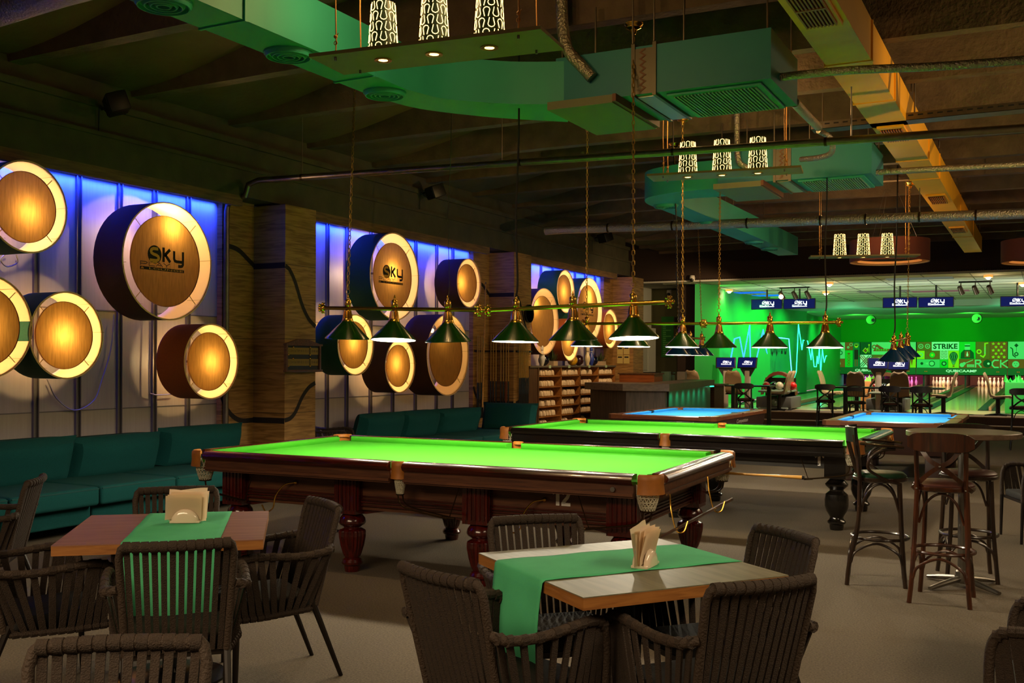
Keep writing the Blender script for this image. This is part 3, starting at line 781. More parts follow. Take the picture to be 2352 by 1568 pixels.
        for k in range(16):
            for sg in (-1, 1):
                m.tube([R0+Vector((cos(2*pi*k/16+sg*j*.2)*w*.8*r, sin(2*pi*k/16+sg*j*.2)*w*.8*r, z)) for j, (z, r) in enumerate(((.80, 1.), (.745, 1.), (.72, .96), (.69, .85), (.66, .72), (.635, .6)))], .0035, 4)
        m.build('net', M_net, lp)
        m = MB()
        m.tube([R0+Vector((cos(q)*w*.5, sin(q)*w*.5, .632)) for q in [2*pi*i/12 for i in range(12)]], .006, 6, closed=True)
        bd = Vector((-1 if cx > 0 else 1, 0, 0)) if abs(cx) > .1 else Vector((1, 0, 0))
        for k in (-1, 1):
            e = s*.03*k if cor else Vector((0, k*.03, 0))
            q = R0+e
            m.tube(bez([q+Vector((0, 0, .63)), q+bd*.02+Vector((0, 0, .57)), q+bd*.1+Vector((0, 0, .535)), q+bd*.4+Vector((0, 0, .49))], 5), .006, 6)
        tip = R0+bd*.4
        m.tube([tip+Vector((0, 0, .49)), tip+bd*.04+Vector((0, 0, .6)), tip+bd*.08+Vector((0, 0, .71))], .004, 5)
        m.cyl(tip+s*.045+Vector((0, 0, .49)), tip-s*.045+Vector((0, 0, .49)), .009, n=8)
        m.build('ball_runner', M_dbrass, lp)
    q = .045
    for sx in (-1, 1):
        for sy in (-1, 1): pocket(sx*(a0+q), sy*(b0+q), sx, sy, True)
    for sy in (-1, 1): pocket(0, sy*(b0+.075), 0, sy, False)
    # table number, cue hooks
    m = MB(); ox = numx
    for ch in num:
        O = (ox, -fy-.005, .605)
        if ch == '1': m.stroke([(.045, 0), (.045, .1), (.045, .112)], .026, O, (1, 0, 0), (0, 0, 1)); m.stroke([(.038, .104), (.006, .080)], .02, O, (1, 0, 0), (0, 0, 1)); ox += .07
        else: m.stroke([(.008, .078), (.014, .094), (.03, .102), (.047, .096), (.054, .078), (.046, .058), (.018, .026), (.012, .012)], .024, O, (1, 0, 0), (0, 0, 1)); m.flat([(.002, 0), (.068, 0), (.068, .022), (.002, .022)], O, (1, 0, 0), (0, 0, 1)); ox += .07
    m.build('table_number', M_white, t, smooth=False)
    if num == '12':
        for hx in (1.05, -1.05):
            m = MB(); m.sphere((hx, -fy-.01, .64), .016, 10, 8)
            m.tube(bez([(hx, -fy-.02, .64), (hx-.07, -fy-.06, .62), (hx-.12, -fy-.1, .54), (hx-.13, -fy-.12, .45), (hx-.18, -fy-.14, .42), (hx-.22, -fy-.14, .47)], 5), .006, 6)
            m.build('rest_hook', M_brass, t)
        m = MB(); m.cyl((a0-.16, -b0-.126, .768), (a0-.16, -b0-.14, .768), .016, n=14); m.build('maker_badge', M_steel, t)
    m = MB(); m.bx((a0+.13, -b0+.1, .735), (a0+.14, b0-.1, .75)) ; m.build('end_trim', M_steel, t)
    return t
SN12 = (-4.10, 7.074)
snooker('snooker_table', 'mahogany snooker table number 12 with bright green cloth in front', (*SN12, 0), .0284, 1.95, 1.032, M_mahog, M_mahogz, M_mahogp, [(sx*x, sy*.765) for sx in (-1, 1) for x in (.545, 1.62) for sy in (-1, 1)], LEG12, .44, (.125, .31, .10), '12', 1.10)
SN11 = (-3.347, 10.7455)
snooker('snooker_table', 'black snooker table number 11 with bright green cloth behind the mahogany one', (*SN11, 0), -.0076, 1.905, 1.034, M_blk, M_blk, M_blkp, [(x, sy*.70) for x in (-1.6, 0, 1.6) for sy in (-1, 1)], LEG11, .49, (.14, .33, .03), '11', 1.41)
# cue left in the ball rail of table 12 and the spider rest hung beneath it
def cue(name, label, p, q, r0, r1, m0, cat='cue', group=None):
    p, q = Vector(p), Vector(q); d = q-p; t = T(name, label, cat, p, 0, group)
    MB().cyl((0, 0, 0), d*.72, r0, r0*.75, 10).build('shaft', m0, t)
    MB().cyl(d*.72, d*.985, r0*.75, r1, 10).build('butt', m0, t)
    MB().cyl(d*.985, d, r1, r1*.9, 10).build('tip', M_black, t)
    return t
M_ash = wood('pale_ash_cue', '#a8762c', '#c08c3c', .3, 'X', 1, coat=.3)
cue('billiard_cue', 'pale wooden cue sticking out beyond the right end of table 12', (-2.55, 8.02, .70), (-1.64, 8.0, .70), .012, .016, M_ash)
rt = T('spider_rest', 'long brass-headed rest hooked under the right end of table 12', 'cue rest', (-2.1, 5.93, .5))
rb = Vector((.125, 1.25, .11)); d = rb
m = MB(); m.cyl((0, 0, 0), rb, .009, .013, 8); m.build('shaft', M_stool, rt)
m = MB(); m.cyl((-.045, 0, .03), (.045, 0, -.03), .006, n=6); m.cyl((.005, 0, -.06), (-.005, 0, .06), .006, n=6); m.build('cross_head', M_brass, rt)
m = MB()
for f in (.28, .78): m.tube(bez([rb*f+Vector((-.08, .05, .2)), rb*f+Vector((-.06, .02, .1)), rb*f+Vector((-.02, 0, -.02)), rb*f+Vector((.03, 0, -.025)), rb*f+Vector((.05, .02, .04))], 5), .005, 6)
m.build('hanger_hook', M_brass, rt)

# ================================================================== POOL TABLES
M_pw = wood('reddish_pool_rail', '#5a2f1c', '#7a4428', .35, 'X', 1, coat=.3)
M_pcab = mat('dark_brown_cabinet', '#2c1710', .5, noise=.1, nscale=10)
def pool(label, pos, rz, word):
    t = T('pool_table', label, 'pool table', pos, rz)
    A, B, h = .815, 1.45, .80; a, b = .635, 1.27
    MB().bx((-a-.05, -b-.05, .74), (a+.05, b+.05, .765)).build('bed_cloth', M_blue, t)
    def piece(p, q, n):
        p, q, n = Vector((*p, 0)), Vector((*q, 0)), Vector(n); dd = (q-p).normalized()
        rg = [[Vector((pt.x, pt.y, 0))+n*o+Vector((0, 0, z))+dd*c*o*-.7*-1 for o, z in ((0, .795), (-.05, .803), (-.05, .765), (-.01, .765))] for pt, c in ((p, -1), (q, 1))]
        m = MB().ring(rg); m.build('cushion', M_blue, t, ang=30)
        rg = [[Vector((pt.x, pt.y, 0))+n*o+Vector((0, 0, z)) for o, z in ((-.045, .74), (-.045, .806), (-.165, .806), (-.18, .796), (-.18, .75), (-.165, .74))] for pt in (p, q)]
        MB().ring(rg).build('rail', M_pw, t, ang=50)
    k = .06
    for s in (-1, 1):
        piece((s*a, -b+k), (s*a, -k), (-s, 0, 0)); piece((s*a, k), (s*a, b-k), (-s, 0, 0)); piece((-a+k, s*b), (a-k, s*b), (0, -s, 0))
    for sx in (-1, 1):
        for sy in (-1, 1):
            m = MB(); m.prism([(a-.06, b+.05), (a+.05, b-.06), (A-.0, b-.06), (A, B-.06), (A-.06, B), (a-.06, B)], (0, 0, .745), (sx, 0, 0), (0, sy, 0), (0, 0, .065))
            c = m.build('corner_cap', mat('worn_copper_cap', '#7a4a2a', .4, .4), t)
            m = MB(); m.lathe([(.06, 0), (.06, .012), (.045, .012), (.04, -.05)], 16, (sx*(a+.035), sy*(b+.035), .80)); m.build('pocket_cup', M_black, c)
        m = MB(); m.lathe([(.06, 0), (.06, .008), (.045, .008), (.04, -.05)], 16, (sx*(a+.05), 0, .80)); m.build('pocket_cup', M_black, t)
    m = MB(); rg = []
    for z, x, y in ((.74, A-.03, B-.03), (.60, A-.05, B-.05), (.38, A-.13, B-.13)): rg.append([(-x, -y, z), (x, -y, z), (x, y, z), (-x, y, z)])
    m.ring(rg); cab = m.build('cabinet', M_pcab, t)
    if word:
        m = MB(); put_text(m, word, (A-.03, -.29, .645), (0, 1, 0), (.1, 0, 1), .62, .075, .18)
        m.build('lettering', mat('silver_lettering', '#b8b0a4', .4), t, smooth=False)
        m = MB(); put_text(m, 'C', (A-.03, -1.31, .66), (0, 1, 0), (.1, 0, 1), .1, .06, .18); m.build('lettering', MATS['silver_lettering'], t, smooth=False)
    for sx in (-1, 1):
        for sy in (-1, 1): m = MB(); m.rbox((sx*.55, sy*1.1, .19), (.2, .26, .38), .02, 2); m.build('leg', M_pcab, t)
    return t
pool('blue pool table on the left with silver lettering on its dark side', (-4.885, 15.45, 0), -.01, 'Competition')
pool('blue pool table on the right behind the round bar table', (-1.84, 15.5, 0), .0, None)

# ================================================================== BILLIARD LAMPS
def chain(par, p, q):
    p, q = Vector(p), Vector(q); d = q-p; L = d.length; n = max(2, int(L/.042)); ez = d.normalized()
    u = Vector((1, 0, 0)); u = (u-ez*u.dot(ez)).normalized(); w = ez.cross(u); m = MB()
    for i in range(n):
        c = p+d*((i+.5)/n); s = u if i % 2 else w; h = .027
        m.tube([c+ez*h, c+ez*h*.5+s*.010, c-ez*h*.5+s*.010, c-ez*h, c-ez*h*.5-s*.010, c+ez*h*.5-s*.010], .0042, 4, closed=True)
    return m.build('chain', M_chain, par)
def rosette(par, p):
    return MB().lathe([(.012, -.09), (.02, -.08), (.03, -.05), (.06, -.035), (.065, -.02), (.075, -.012), (.08, 0), (0, 0)], 24, p).build('ceiling_rosette', M_brass, par)
def table_lamp(label, p, q, xs, shade, power, tops, cords=(), group=None, orn=True, tilts=(0, 0, 0), sz=1.0, col=(1, .87, .64)):
    """brass bar from p to q with cone shades at fractions xs; tops = {index: ceiling point}"""
    p, q = Vector(p), Vector(q); c = (p+q)/2; d = q-p; L = d.length; e = d.normalized()
    t = T('billiard_lamp', label, 'pendant lamp', c, 0, group)
    m = MB(); m.cyl(p-c, q-c, .016, n=12); m.build('brass_bar', M_brass, t)
    if orn:
        for s in (-1, 1):
            m = MB(); b = e*s*L/2
            m.sphere(b, .03, 12, 8)
            for k in range(5):
                a = 2*pi*k/5; v = Vector((-e.y, e.x, 0))*cos(a)+Vector((0, 0, 1))*sin(a)
                m.sphere(b+v*.036+e*s*.012, .014, 8, 6); m.tube([b, b+v*.03+e*s*.02, b+v*.045-e*s*.01], .006, 5)
            m.sphere(b+e*s*.035, .016, 8, 6); m.build('finial', M_brass, t)
    for i, f in enumerate(xs):
        b = e*(f-.5)*L; tl = tilts[i % len(tilts)]
        M = Matrix.Translation(b) @ Matrix.Rotation(tl[1] if isinstance(tl, tuple) else 0, 4, 'Y') @ Matrix.Rotation(tl[0] if isinstance(tl, tuple) else tl, 4, 'X') @ Matrix.Scale(sz, 4)
        sh = MB(); ro, ri = .185, .180
        sh.use(0).lathe([(.048, -.105), (.052, -.115), (ro, -.25), (ro+.002, -.258)], 40, M=M, cap=False)
        sh.use(1).lathe([(ri, -.257), (.046, -.118), (.0, -.112)], 40, M=M, cap=False)
        so = sh.build('lamp_shade', [shade, M_whitem], t)
        m = MB(); m.lathe([(.022, -.012), (.028, -.02), (.028, -.03)], 16, M=M)
        for k in range(12):
            a = 2*pi*k/12; m.tube([M @ Vector((cos(a)*.026, sin(a)*.026, -.02)), M @ Vector((cos(a)*.034, sin(a)*.034, -.06)), M @ Vector((cos(a)*.036, sin(a)*.036, -.085))], .0055, 5)
        m.lathe([(.026, -.02), (.03, -.085), (.044, -.085), (.046, -.10), (.05, -.107), (.03, -.108)], 20, M=M); m.build('brass_gallery', M_brass, so)
        m = MB(); m.lathe([(.018, .012), (.026, .02), (.028, .03), (.028, .06), (.022, .072), (.012, .076), (.008, .088), (.010, .094), (.006, .10), (.003, .115), (0, .118)], 16, M=M); m.build('brass_cap', M_brass, t)
        m = MB(); m.sphere((0, 0, -.155), .022, 12, 8, M=M); m.build('bulb', M_bulb, so)
        lp = M @ Vector((0, 0, -.205))
        light('POINT', lp, power, col, t, shadow_soft_size=.03)
    for i, top in tops.items():
        b = e*(xs[i]-.5)*L+Vector((0, 0, .12)); tp = Vector(top)-c
        m = MB(); m.tube(arc(b+Vector((0, 0, .02)), .02, 0, 2*pi, 14)[:-1], .003, 5, closed=True); m.build('chain_ring', M_chain, t)
        chain(t, b+Vector((0, 0, .04)), tp)
        rosette(t, tp)
    for i, top, rr in cords:
        b = e*(xs[i]-.5)*L+Vector((0, 0, .09)); tp = Vector(top)-c; mid = (b+tp)/2
        m = MB(); m.tube(bez([b, b.lerp(tp, .06)+Vector((.012, 0, 0)), b.lerp(tp, .3)+Vector((-.008, 0, 0)), b.lerp(tp, .6)+Vector((.008, 0, 0)), tp], 6), rr, 6); m.build('power_cord', M_cord if rr > .004 else M_steel, t)
    return t
GP = 'brass bar lamps over the green snooker tables'
Zt = 4.36
PW = 62
table_lamp('brass three-shade green lamp on the left half over table 12', ay(742, 707, 7.03), ay(1098, 712, 7.03), [(803-742)/356., (913-742)/356., (1033-742)/356.], M_gshade, PW, {0: az(817, 140, Zt)}, [(2, az(1037, 130, Zt), .003)], GP, tilts=((.035, .05), (-.075, -.025), (.05, .0)))
table_lamp('brass three-shade green lamp on the right half over table 12', ay(1122, 712, 7.1), ay(1535, 693, 7.1), [(1190-1122)/413., (1325-1122)/413., (1460-1122)/413.], M_gshade, PW, {2: az(1455, 55, 4.3)}, [(0, az(1192, 90, Zt), .009)], GP, tilts=((-.03, .0), (.04, .0), (-.055, -.045)))
table_lamp('brass three-shade green lamp on the left half over table 11', ay(1340, 743, 10.75), ay(1612, 743, 10.75), [(1348-1340)/272., (1460-1340)/272., (1570-1340)/272.], M_gshade, PW, {0: az(1349, 285, Zt), 2: az(1568, 270, Zt)}, (), GP, tilts=((-.02, 0), (-.03, 0), (-.03, 0)))
table_lamp('brass three-shade green lamp on the right half over table 11', ay(1620, 743, 10.75), ay(1925, 740, 10.75), [(1653-1620)/305., (1773-1620)/305., (1897-1620)/305.], M_gshade, PW, {0: az(1655, 330, Zt)}, [(2, az(1899, 300, Zt), .008)], GP, tilts=((.04, 0), (-.025, 0), (-.04, 0)))
GB = 'blue shaded bar lamps over the pool tables'
table_lamp('blue three-shade bar lamp over the left pool table', (-4.9, 14.78, 1.95), (-4.9, 16.05, 1.95), [.04, .5, .96], M_bshade, 45, {0: az(1549, 330, Zt), 2: az(1602, 480, Zt)}, [(0, az(1546, 330, Zt), .006)], GB, True, ((-.03, 0), (0, 0), (0, 0)), 1.05)
table_lamp('blue three-shade bar lamp over the right pool table seen end on', (-1.86, 14.9, 1.87), (-1.84, 16.4, 1.95), [.04, .5, .96], M_bshade, 45, {2: az(2090, 420, Zt)}, [(0, az(2062, 380, Zt), .010)], GB, True, ((.08, .04), (.08, .04), (.08, .04)), 1.05)

# ================================================================== SHELF LAMPS WITH THREE PIERCED SHADES
M_plank = mat('dark_brown_board', '#7a6a34', .5, noise=.1, nscale=6)
M_lat = mat('dark_teal_shade_metal', '#1d3a30', .5)
M_slot = glow('lit_slot', '#ffc870', 6)
def shelf_lamp(label, c, rz, L, W, xs, pw, px=None):
    t = T('shelf_lamp', label, 'pendant lamp', c, rz, 'hanging boards with three pierced lamp shades')
    m = MB(); m.bx((-L/2, -W/2, 0), (L/2, W/2, .022)); bd = m.build('board', M_plank, t)
    for x in xs:
        r0, r1, h = .096, .074, .335
        m = MB(); m.lathe([(r0, 0.0), (r1, h), (r1-.006, h), (r0-.006, 0.0)], 28, (x, 0, .022)); sh = m.build('pierced_shade', M_lat, t)
        m = MB(); nn = 9; rows = 5; rh = h/rows
        for j in range(rows):
            for k in range(nn):
                a0 = 2*pi*(k+(.5 if j % 2 else 0))/nn; z0 = .022+j*rh+.008; up = 1 if (j+k) % 2 else -1
                def pt(u, v):
                    zz = z0+(v if up > 0 else (rh*.86-v)); r = r0+(r1-r0)*(zz-.022)/h+.0015; a = a0+u/r
                    return Vector((x+r*cos(a), r*sin(a), zz))
                ww = .021
                pts = [pt(-ww*.55, 0), pt(-ww*.8, rh*.35), pt(-ww, rh*.6), pt(-ww*.7, rh*.78), pt(0, rh*.86), pt(ww*.7, rh*.78), pt(ww, rh*.6), pt(ww*.8, rh*.35), pt(ww*.55, 0)]
                m.tube(pts, .0023, 4)
        m.build('lit_slots', M_slot, sh)
        m = MB(); m.lathe([(.056, 0), (.056, -.006), (.04, -.008), (.03, -.004)], 24, (x, 0, 0)); m.build('downlight_ring', M_brass, t)
        m = MB(); m.disc((x, 0), .042, (0, 0, -.004), (1, 0, 0), (0, 1, 0), 20); m.build('downlight', glow('warm_downlight', '#ffd27a', 9), t)
        light('SPOT', (x, 0, -.03), 30, (1, .66, .32), t, spot_size=R(100), spot_blend=.9, shadow_soft_size=.03)
        light('POINT', (x, 0, .55), pw, (1, .58, .22), t, shadow_soft_size=.06)
    m = MB(); kn = MB(); bo = MB()
    for sx in (-1, 1):
        for sy in (-1, 1):
            x, y = sx*(L/2-.16), sy*(W/2-.06)
            m.tube([(x, y, 0.02), (x+.004, y, .1), (x-.004, y, .4), (x, y, 4.4-c[2])], .005, 6)
            kn.sphere((x, y, .13), .013, 8, 6); kn.tube(arc((x, y, .09), .012, 0, 2*pi, 10), .003, 5); kn.tube([(x, y, .13), (x+.02, y, .15)], .003, 4)
            bo.cyl((x, y, -.022), (x, y, 0), .008, n=8)
    m.build('rope', mat('tan_rope', '#9a6c34', .9), t); kn.build('rope_knot', MATS['tan_rope'], t); bo.build('bolt', M_steel, t)
    return t
shelf_lamp('nearest hanging board lamp with three pierced glowing shades at the top', (-3.395, 5.46, 3.5), .105, 1.56, .43, (-.365, -.005, .37), 16)
shelf_lamp('middle hanging board lamp with three pierced glowing shades', (-2.935, 10.34, 3.5), .14, 1.54, .36, (-.375, -.025, .335), 16)
shelf_lamp('farthest hanging board lamp with three pierced glowing shades', (-2.5, 16.5, 3.2), .3, 1.6, .34, (-.35, 0, .35), 16)
# big round fabric pendants towards the bowling hall
def drum_pendant(label, c, r, h):
    t = T('drum_pendant', label, 'pendant lamp', c, 0, 'rust red round fabric pendants')
    n = 48; rg = lambda z, q: [Vector((q*cos(2*pi*k/n), q*sin(2*pi*k/n), z)) for k in range(n)]
    MB().ring([rg(0, r), rg(h, r)], cap=False).build('fabric_shade', mat('dark_rust_fabric', '#4a1c0c', .9), t)
    MB().ring([rg(0.002, r-.01), rg(h, r-.01)], cap=False).build('shade_lining', M_drumin, t)
    m = MB(); m.disc((0, 0), r-.02, (0, 0, .02), (1, 0, 0), (0, 1, 0), 48, r0=r*.80); m.build('lower_ring', mat('orange_ring_fabric', '#c07028', .8, emit='#c06a20', es=.12), t)
    m = MB(); m.disc((0, 0), r*.8, (0, 0, .06), (1, 0, 0), (0, 1, 0), 48); m.build('lower_disc', M_dbrown, t)
    m = MB()
    for k in range(3): a = 2*pi*k/3; m.cyl((cos(a)*r*.7, sin(a)*r*.7, h), (cos(a)*r*.2, sin(a)*r*.2, 4.4-c[2]), .003, n=5)
    m.build('suspension_wire', M_steel, t)
    light('POINT', (0, 0, h*.6), 8, (1, .5, .2), t, shadow_soft_size=.1)
drum_pendant('rust red drum pendant behind the farthest hanging board', (-2.31, 17.97, 3.24), .63, .36)
drum_pendant('rust red drum pendant cut by the right edge of the picture', (-.05, 19.0, 3.24), .63, .36)
# ================================================================== WOVEN ARMCHAIRS (face +y)
def make_chair(name, label, group=None):
    t = T(name, label, 'armchair', (0, 0, 0), 0, group)
    wt, wb = .225, .20          # half width at top / at seat
    bt = Vector((0, -.30, .835)); bb = Vector((0, -.19, .37))
    def back(u, v):             # u -1..1, v 0 seat .. 1 top
        p = bb.lerp(bt, v); w = wb+(wt-wb)*v
        return Vector((u*w, p.y-.035*(1-u*u)*v-.0, p.z))
    m = MB()
    P = [back(-1, 0), back(-1, .5), back(-1, .9)]+[back(-1+.05, .985)]+[back(-.9+1.8*i/10, 1) for i in range(11)]+[back(.95, .985), back(1, .9), back(1, .5), back(1, 0)]
    m.tube(P, [.016]*4+[.021]*11+[.016]*4, 10)
    fr = m.build('back_frame', M_weavef, t, ang=60)
    m = MB(); n = 12
    for i in range(n):
        u = -.86+1.72*i/(n-1); hw = .0122/wt
        rows = []
        for v in (0, .25, .5, .75, 1.0):
            p, q = back(u-hw, v), back(u+hw, v); o = Vector((0, .004, 0)); rows.append([p+o, q+o, q-o, p-o])
        m.ring(rows)
        # strap wrapped over the rail
        c = back(u, 1); m.tube([c+Vector((-.0145, 0, 0)), c+Vector((.0145, 0, 0))], .0235, 10)
    m.build('back_strap', M_weave, t)
    arm_f = {}
    for s in (-1, 1):
        A0 = back(s, .62)+Vector((s*.012, 0, 0))
        pts = bez([A0, A0+Vector((s*.05, .035, -.012)), Vector((s*.285, -.09, .635)), Vector((s*.29, .06, .645)), Vector((s*.285, .16, .650)), Vector((s*.28, .225, .635)), Vector((s*.277, .255, .59)), Vector((s*.272, .265, .5)), Vector((s*.268, .265, .37))], 6)
        m = MB(); m.tube(pts, .0185, 10); arm = m.build('armrest', M_weavef, t, ang=60)
        def low(q): return Vector((s*(.20+.065*min(1, q*1.6)), -.17+q*.41, .355))
        m = MB(); K = 11
        m.tube([low(0), low(.3), low(.6), low(1)], .013, 8)
        for i in range(K):
            f = (i+.5)/K; top = pts[int(2+f*(len(pts)*.66))]; b = low(f*.97+.02)
            d = Vector((0, .0145, 0)); rows = []
            for v in (0, 1):
                c = b.lerp(top, v); o = Vector((.004*s, 0, 0)); rows.append([c-d-o, c+d-o, c+d+o, c-d+o])
            m.ring(rows); m.tube([top-d, top+d], .0205, 8); m.tube([b-d, b+d], .0165, 8)
        m.build('arm_strap', M_weave, t)
        m = MB(); m.tube([(s*.268, .265, .40), (s*.262, .275, 0)], [.017, .012], 8); m.build('leg', M_dkmetal, t)
        m = MB(); m.tube([back(s, 0)+Vector((0, .02, .03)), Vector((s*.205, -.325, 0))], [.017, .011], 8); m.build('leg', M_dkmetal, t)
    m = MB(); m.prism([(-.2, -.18), (.2, -.18), (.262, .1), (.262, .25), (-.262, .25), (-.262, .1)], (0, 0, .345), (1, 0, 0), (0, 1, 0), (0, 0, .025)); m.build('seat_frame', M_dkmetal, t)
    m = MB(); m.rbox((0, .045, .40), (.44, .42, .065), .025, 3); m.build('seat_cushion', M_blackfab, t)
    return t
GC = 'brown woven strap armchairs around the cafe tables'
chair0 = make_chair('woven_armchair', 'x', GC)
first = [True]
def place_chair(label, mx, my, face, z=0, group=GC):
    """mx,my = where the middle of the back rail stands; face = direction the sitter looks"""
    a = R(face); f = Vector((cos(a), sin(a))); x, y = mx+f.x*.315, my+f.y*.315
    o = chair0 if first[0] else dup(chair0)
    first[0] = False
    o.location = (x, y, z); o.rotation_euler = (0, 0, a-pi/2); o['label'] = label; o['group'] = group
    return o
place_chair('woven armchair with its back to the camera, near side of the brown table', -3.105, 3.05, 136)
place_chair('woven armchair back nearest to the camera in the lower left corner', -2.155, 1.92, -54.5)
place_chair('woven armchair at the far side of the brown cafe table facing the camera', -4.415, 4.33, -47)
place_chair('woven armchair right of the brown cafe table beside the snooker table leg', -3.32, 4.28, -121)
place_chair('woven armchair cut by the left edge, arms beside the brown cafe table', -4.32, 2.96, 66)
place_chair('woven armchair turned to the near sofa at the left edge', -5.53, 4.27, 220)
place_chair('woven armchair at the far left of the pale table before table 12', -2.14, 4.35, -47)
place_chair('woven armchair with its tall back left of the hanging green runner', -1.885, 3.055, 70)
place_chair('woven armchair with its back to the camera, near right of the pale cafe table', -.836, 3.46, 142)
place_chair('woven armchair at the far right side of the pale cafe table', -1.0, 4.51, -131)
place_chair('woven armchair with rounded arms in the lower right corner', .43, 4.21, 174)
place_chair('woven armchair half hidden between the first timber pillar and the far sofa', -8.80, 10.96, 27)
place_chair('dark woven armchair standing at the right edge beyond the bar stools', .28, 10.45, 200)
# teal bench end at the right edge
t = T('teal_bench', 'teal upholstered bench end showing at the right edge behind the corner armchair', 'bench', (-.05, 5.75, 0), 0)
MB().rbox((.35, 0, .2), (.62, 1.0, .4), .05, 3).build('seat', M_teal, t)
MB().rbox((.05, 0, .5), (.09, 1.0, .78), .03, 3).build('back', M_teal, t)

# ================================================================== CAFE TABLES
def cafe(label, corners, mtop, rzlab, base_col):
    cx = sum(c[0] for c in corners)/4; cy = sum(c[1] for c in corners)/4
    d = Vector((corners[1][0]-corners[0][0], corners[1][1]-corners[0][1])); rz = R(rzlab)
    t = T('cafe_table', label, 'table', (cx, cy, 0), rz)
    S = .92
    MB().bx((-S/2, -S/2, .748), (S/2, S/2, .752)).build('table_top', mtop, t)
    MB().bx((-S/2, -S/2, .705), (S/2, S/2, .748)).build('table_edge', M_tabe, t)
    m = MB(); m.bx((-.2, -.2, .685), (.2, .2, .705)); m.cyl((0, 0, .03), (0, 0, .7), .04, n=16); m.build('column', M_black, t)
    m = MB(); m.lathe([(.27, 0), (.27, .012), (.2, .022), (.06, .04), (.05, .06)], 36); m.build('base', mat('polished_black_base', '#201c18', .2, .8), t)
    return t, cx, cy, rz, S
ctL, lx, ly, lrz, S = cafe('brown square cafe table on the left with a green runner', [(-3.927, 3.124), (-3.194, 3.694), (-3.806, 4.40), (-4.53, 3.80)], M_tabw, 39.3, 0)
ctR, rx, ry, rrz, S = cafe('pale square cafe table on the right with a hanging green runner', [(-2.145, 3.881), (-1.432, 3.282), (-.93, 4.06), (-1.63, 4.66)], M_tabl, -37, 0)
def runner(label, cx, cy, rz, off, w, along_y, over0, over1):
    """cloth strip laid across the table and hanging over its edges"""
    t = T('table_runner', label, 'runner', (cx, cy, 0), rz)
    E = S/2+.004; z0 = .7535
    prof = []
    if over0 > .02:
        for i in range(10): q = i/9; prof.append((-E-.006-.03*sin((1-q)*2.2), z0-.008-over0*(1-q)))
    for i in range(15): q = i/14; prof.append((-E+.006+(2*E-.012)*q, z0+.0015*sin(q*17)))
    if over1 > .02:
        for i in range(10): q = i/9; prof.append((E+.006+.03*sin(q*2.2), z0-.008-over1*q))
    n = len(prof)-1; k = 14
    def fn(u, v):
        i = min(n, int(round(u*n))); a, z = prof[i]; b = off+(v-.5)*w
        dn = max(0, z0-z); b2 = b*(1-.12*dn) + .0
        a += (.02*sin(v*7+1.5)*dn*3)
        return Vector((a, b2, z)) if not along_y else Vector((b2, a, z))
    m = MB().grid(fn, n, k); o = m.build('cloth', M_runner, t, ang=180)
    s = o.modifiers.new('s', 'SOLIDIFY'); s.thickness = .003; s.offset = 1
    return t
runner('green cloth runner across the brown cafe table, hanging over its near edge', lx, ly, lrz, .05, .43, True, .36, .0)
runner('green cloth runner hanging over the left edge of the pale cafe table', rx, ry, rrz, -.05, .43, True, .35, .2)
def napkins(label, x, y, z, rz):
    t = T('napkin_holder', label, 'napkin holder', (x, y, z), rz)
    m = MB()
    for s in (-1, 1):
        pr = [(.07*cos(pi*k/16), .068*sin(pi*k/16)) for k in range(17)]
        pts = []
        rg = []
        for q, sc in ((0.018, 1), (.026, .97), (.034, .86), (.038, .6)):
            rg.append([Vector((a*sc, s*q, b*sc+.002)) for a, b in pr])
        m.ring(rg)
    m.rbox((0, 0, .006), (.15, .07, .012), .005, 2); m.build('ceramic_holder', M_ceram, t)
    for i in range(6):
        m = MB(); y = -.014+.0056*i; hh = .125+.012*((i*7) % 3); tl = .012*((i*5) % 3-1)
        m.grid(lambda u, v: Vector((-.09+.18*u+tl+.01*v, y+.03*max(0, v-.25)*(i-2.5)/2.5+.002*sin(u*9), .014+hh*v+.008*sin(u*3+i))), 8, 4)
        m.build('napkin', M_napkin, t, ang=180)
    return t
pL = az(427, 1200, .755); napkins('white ceramic napkin holder on the brown cafe table', pL.x, pL.y, .757, R(32))
pR = az(1482, 1300, .755); napkins('white ceramic napkin holder seen end on upon the pale cafe table', pR.x, pR.y, .757, R(90))

# ================================================================== ROUND BAR TABLE AND BAR STOOLS
bt = az(2212, 990, 1.10)
t = T('bar_table', 'tall round brown bar table with a steel column', 'bar table', (bt.x, bt.y, 0))
M_btop = wood('grey_brown_bar_top', '#5a4636', '#6e5846', .35, 'X', 1)
MB().lathe([(.374, 1.062), (.378, 1.066), (.378, 1.096), (.374, 1.10), (0, 1.10)], 64).build('table_top', M_btop, t)
MB().cyl((0, 0, .06), (0, 0, 1.06), .032, n=20).build('column', M_steel, t)
m = MB(); m.lathe([(.17, 1.045), (.17, 1.062), (0, 1.062)], 24); m.build('mounting_plate', M_black, t)
m = MB(); m.lathe([(.05, .03), (.055, .05), (.045, .11), (.034, .12)], 20)
for k in range(4):
    a = R(-38)+k*pi/2; u = Vector((cos(a), sin(a), 0)); m.tube([u*.03+Vector((0, 0, .06)), u*.2+Vector((0, 0, .035)), u*.31+Vector((0, 0, .016))], [.03, .026, .018], 10, flat=(.7, 1))
m.build('cross_foot', M_steel, t)
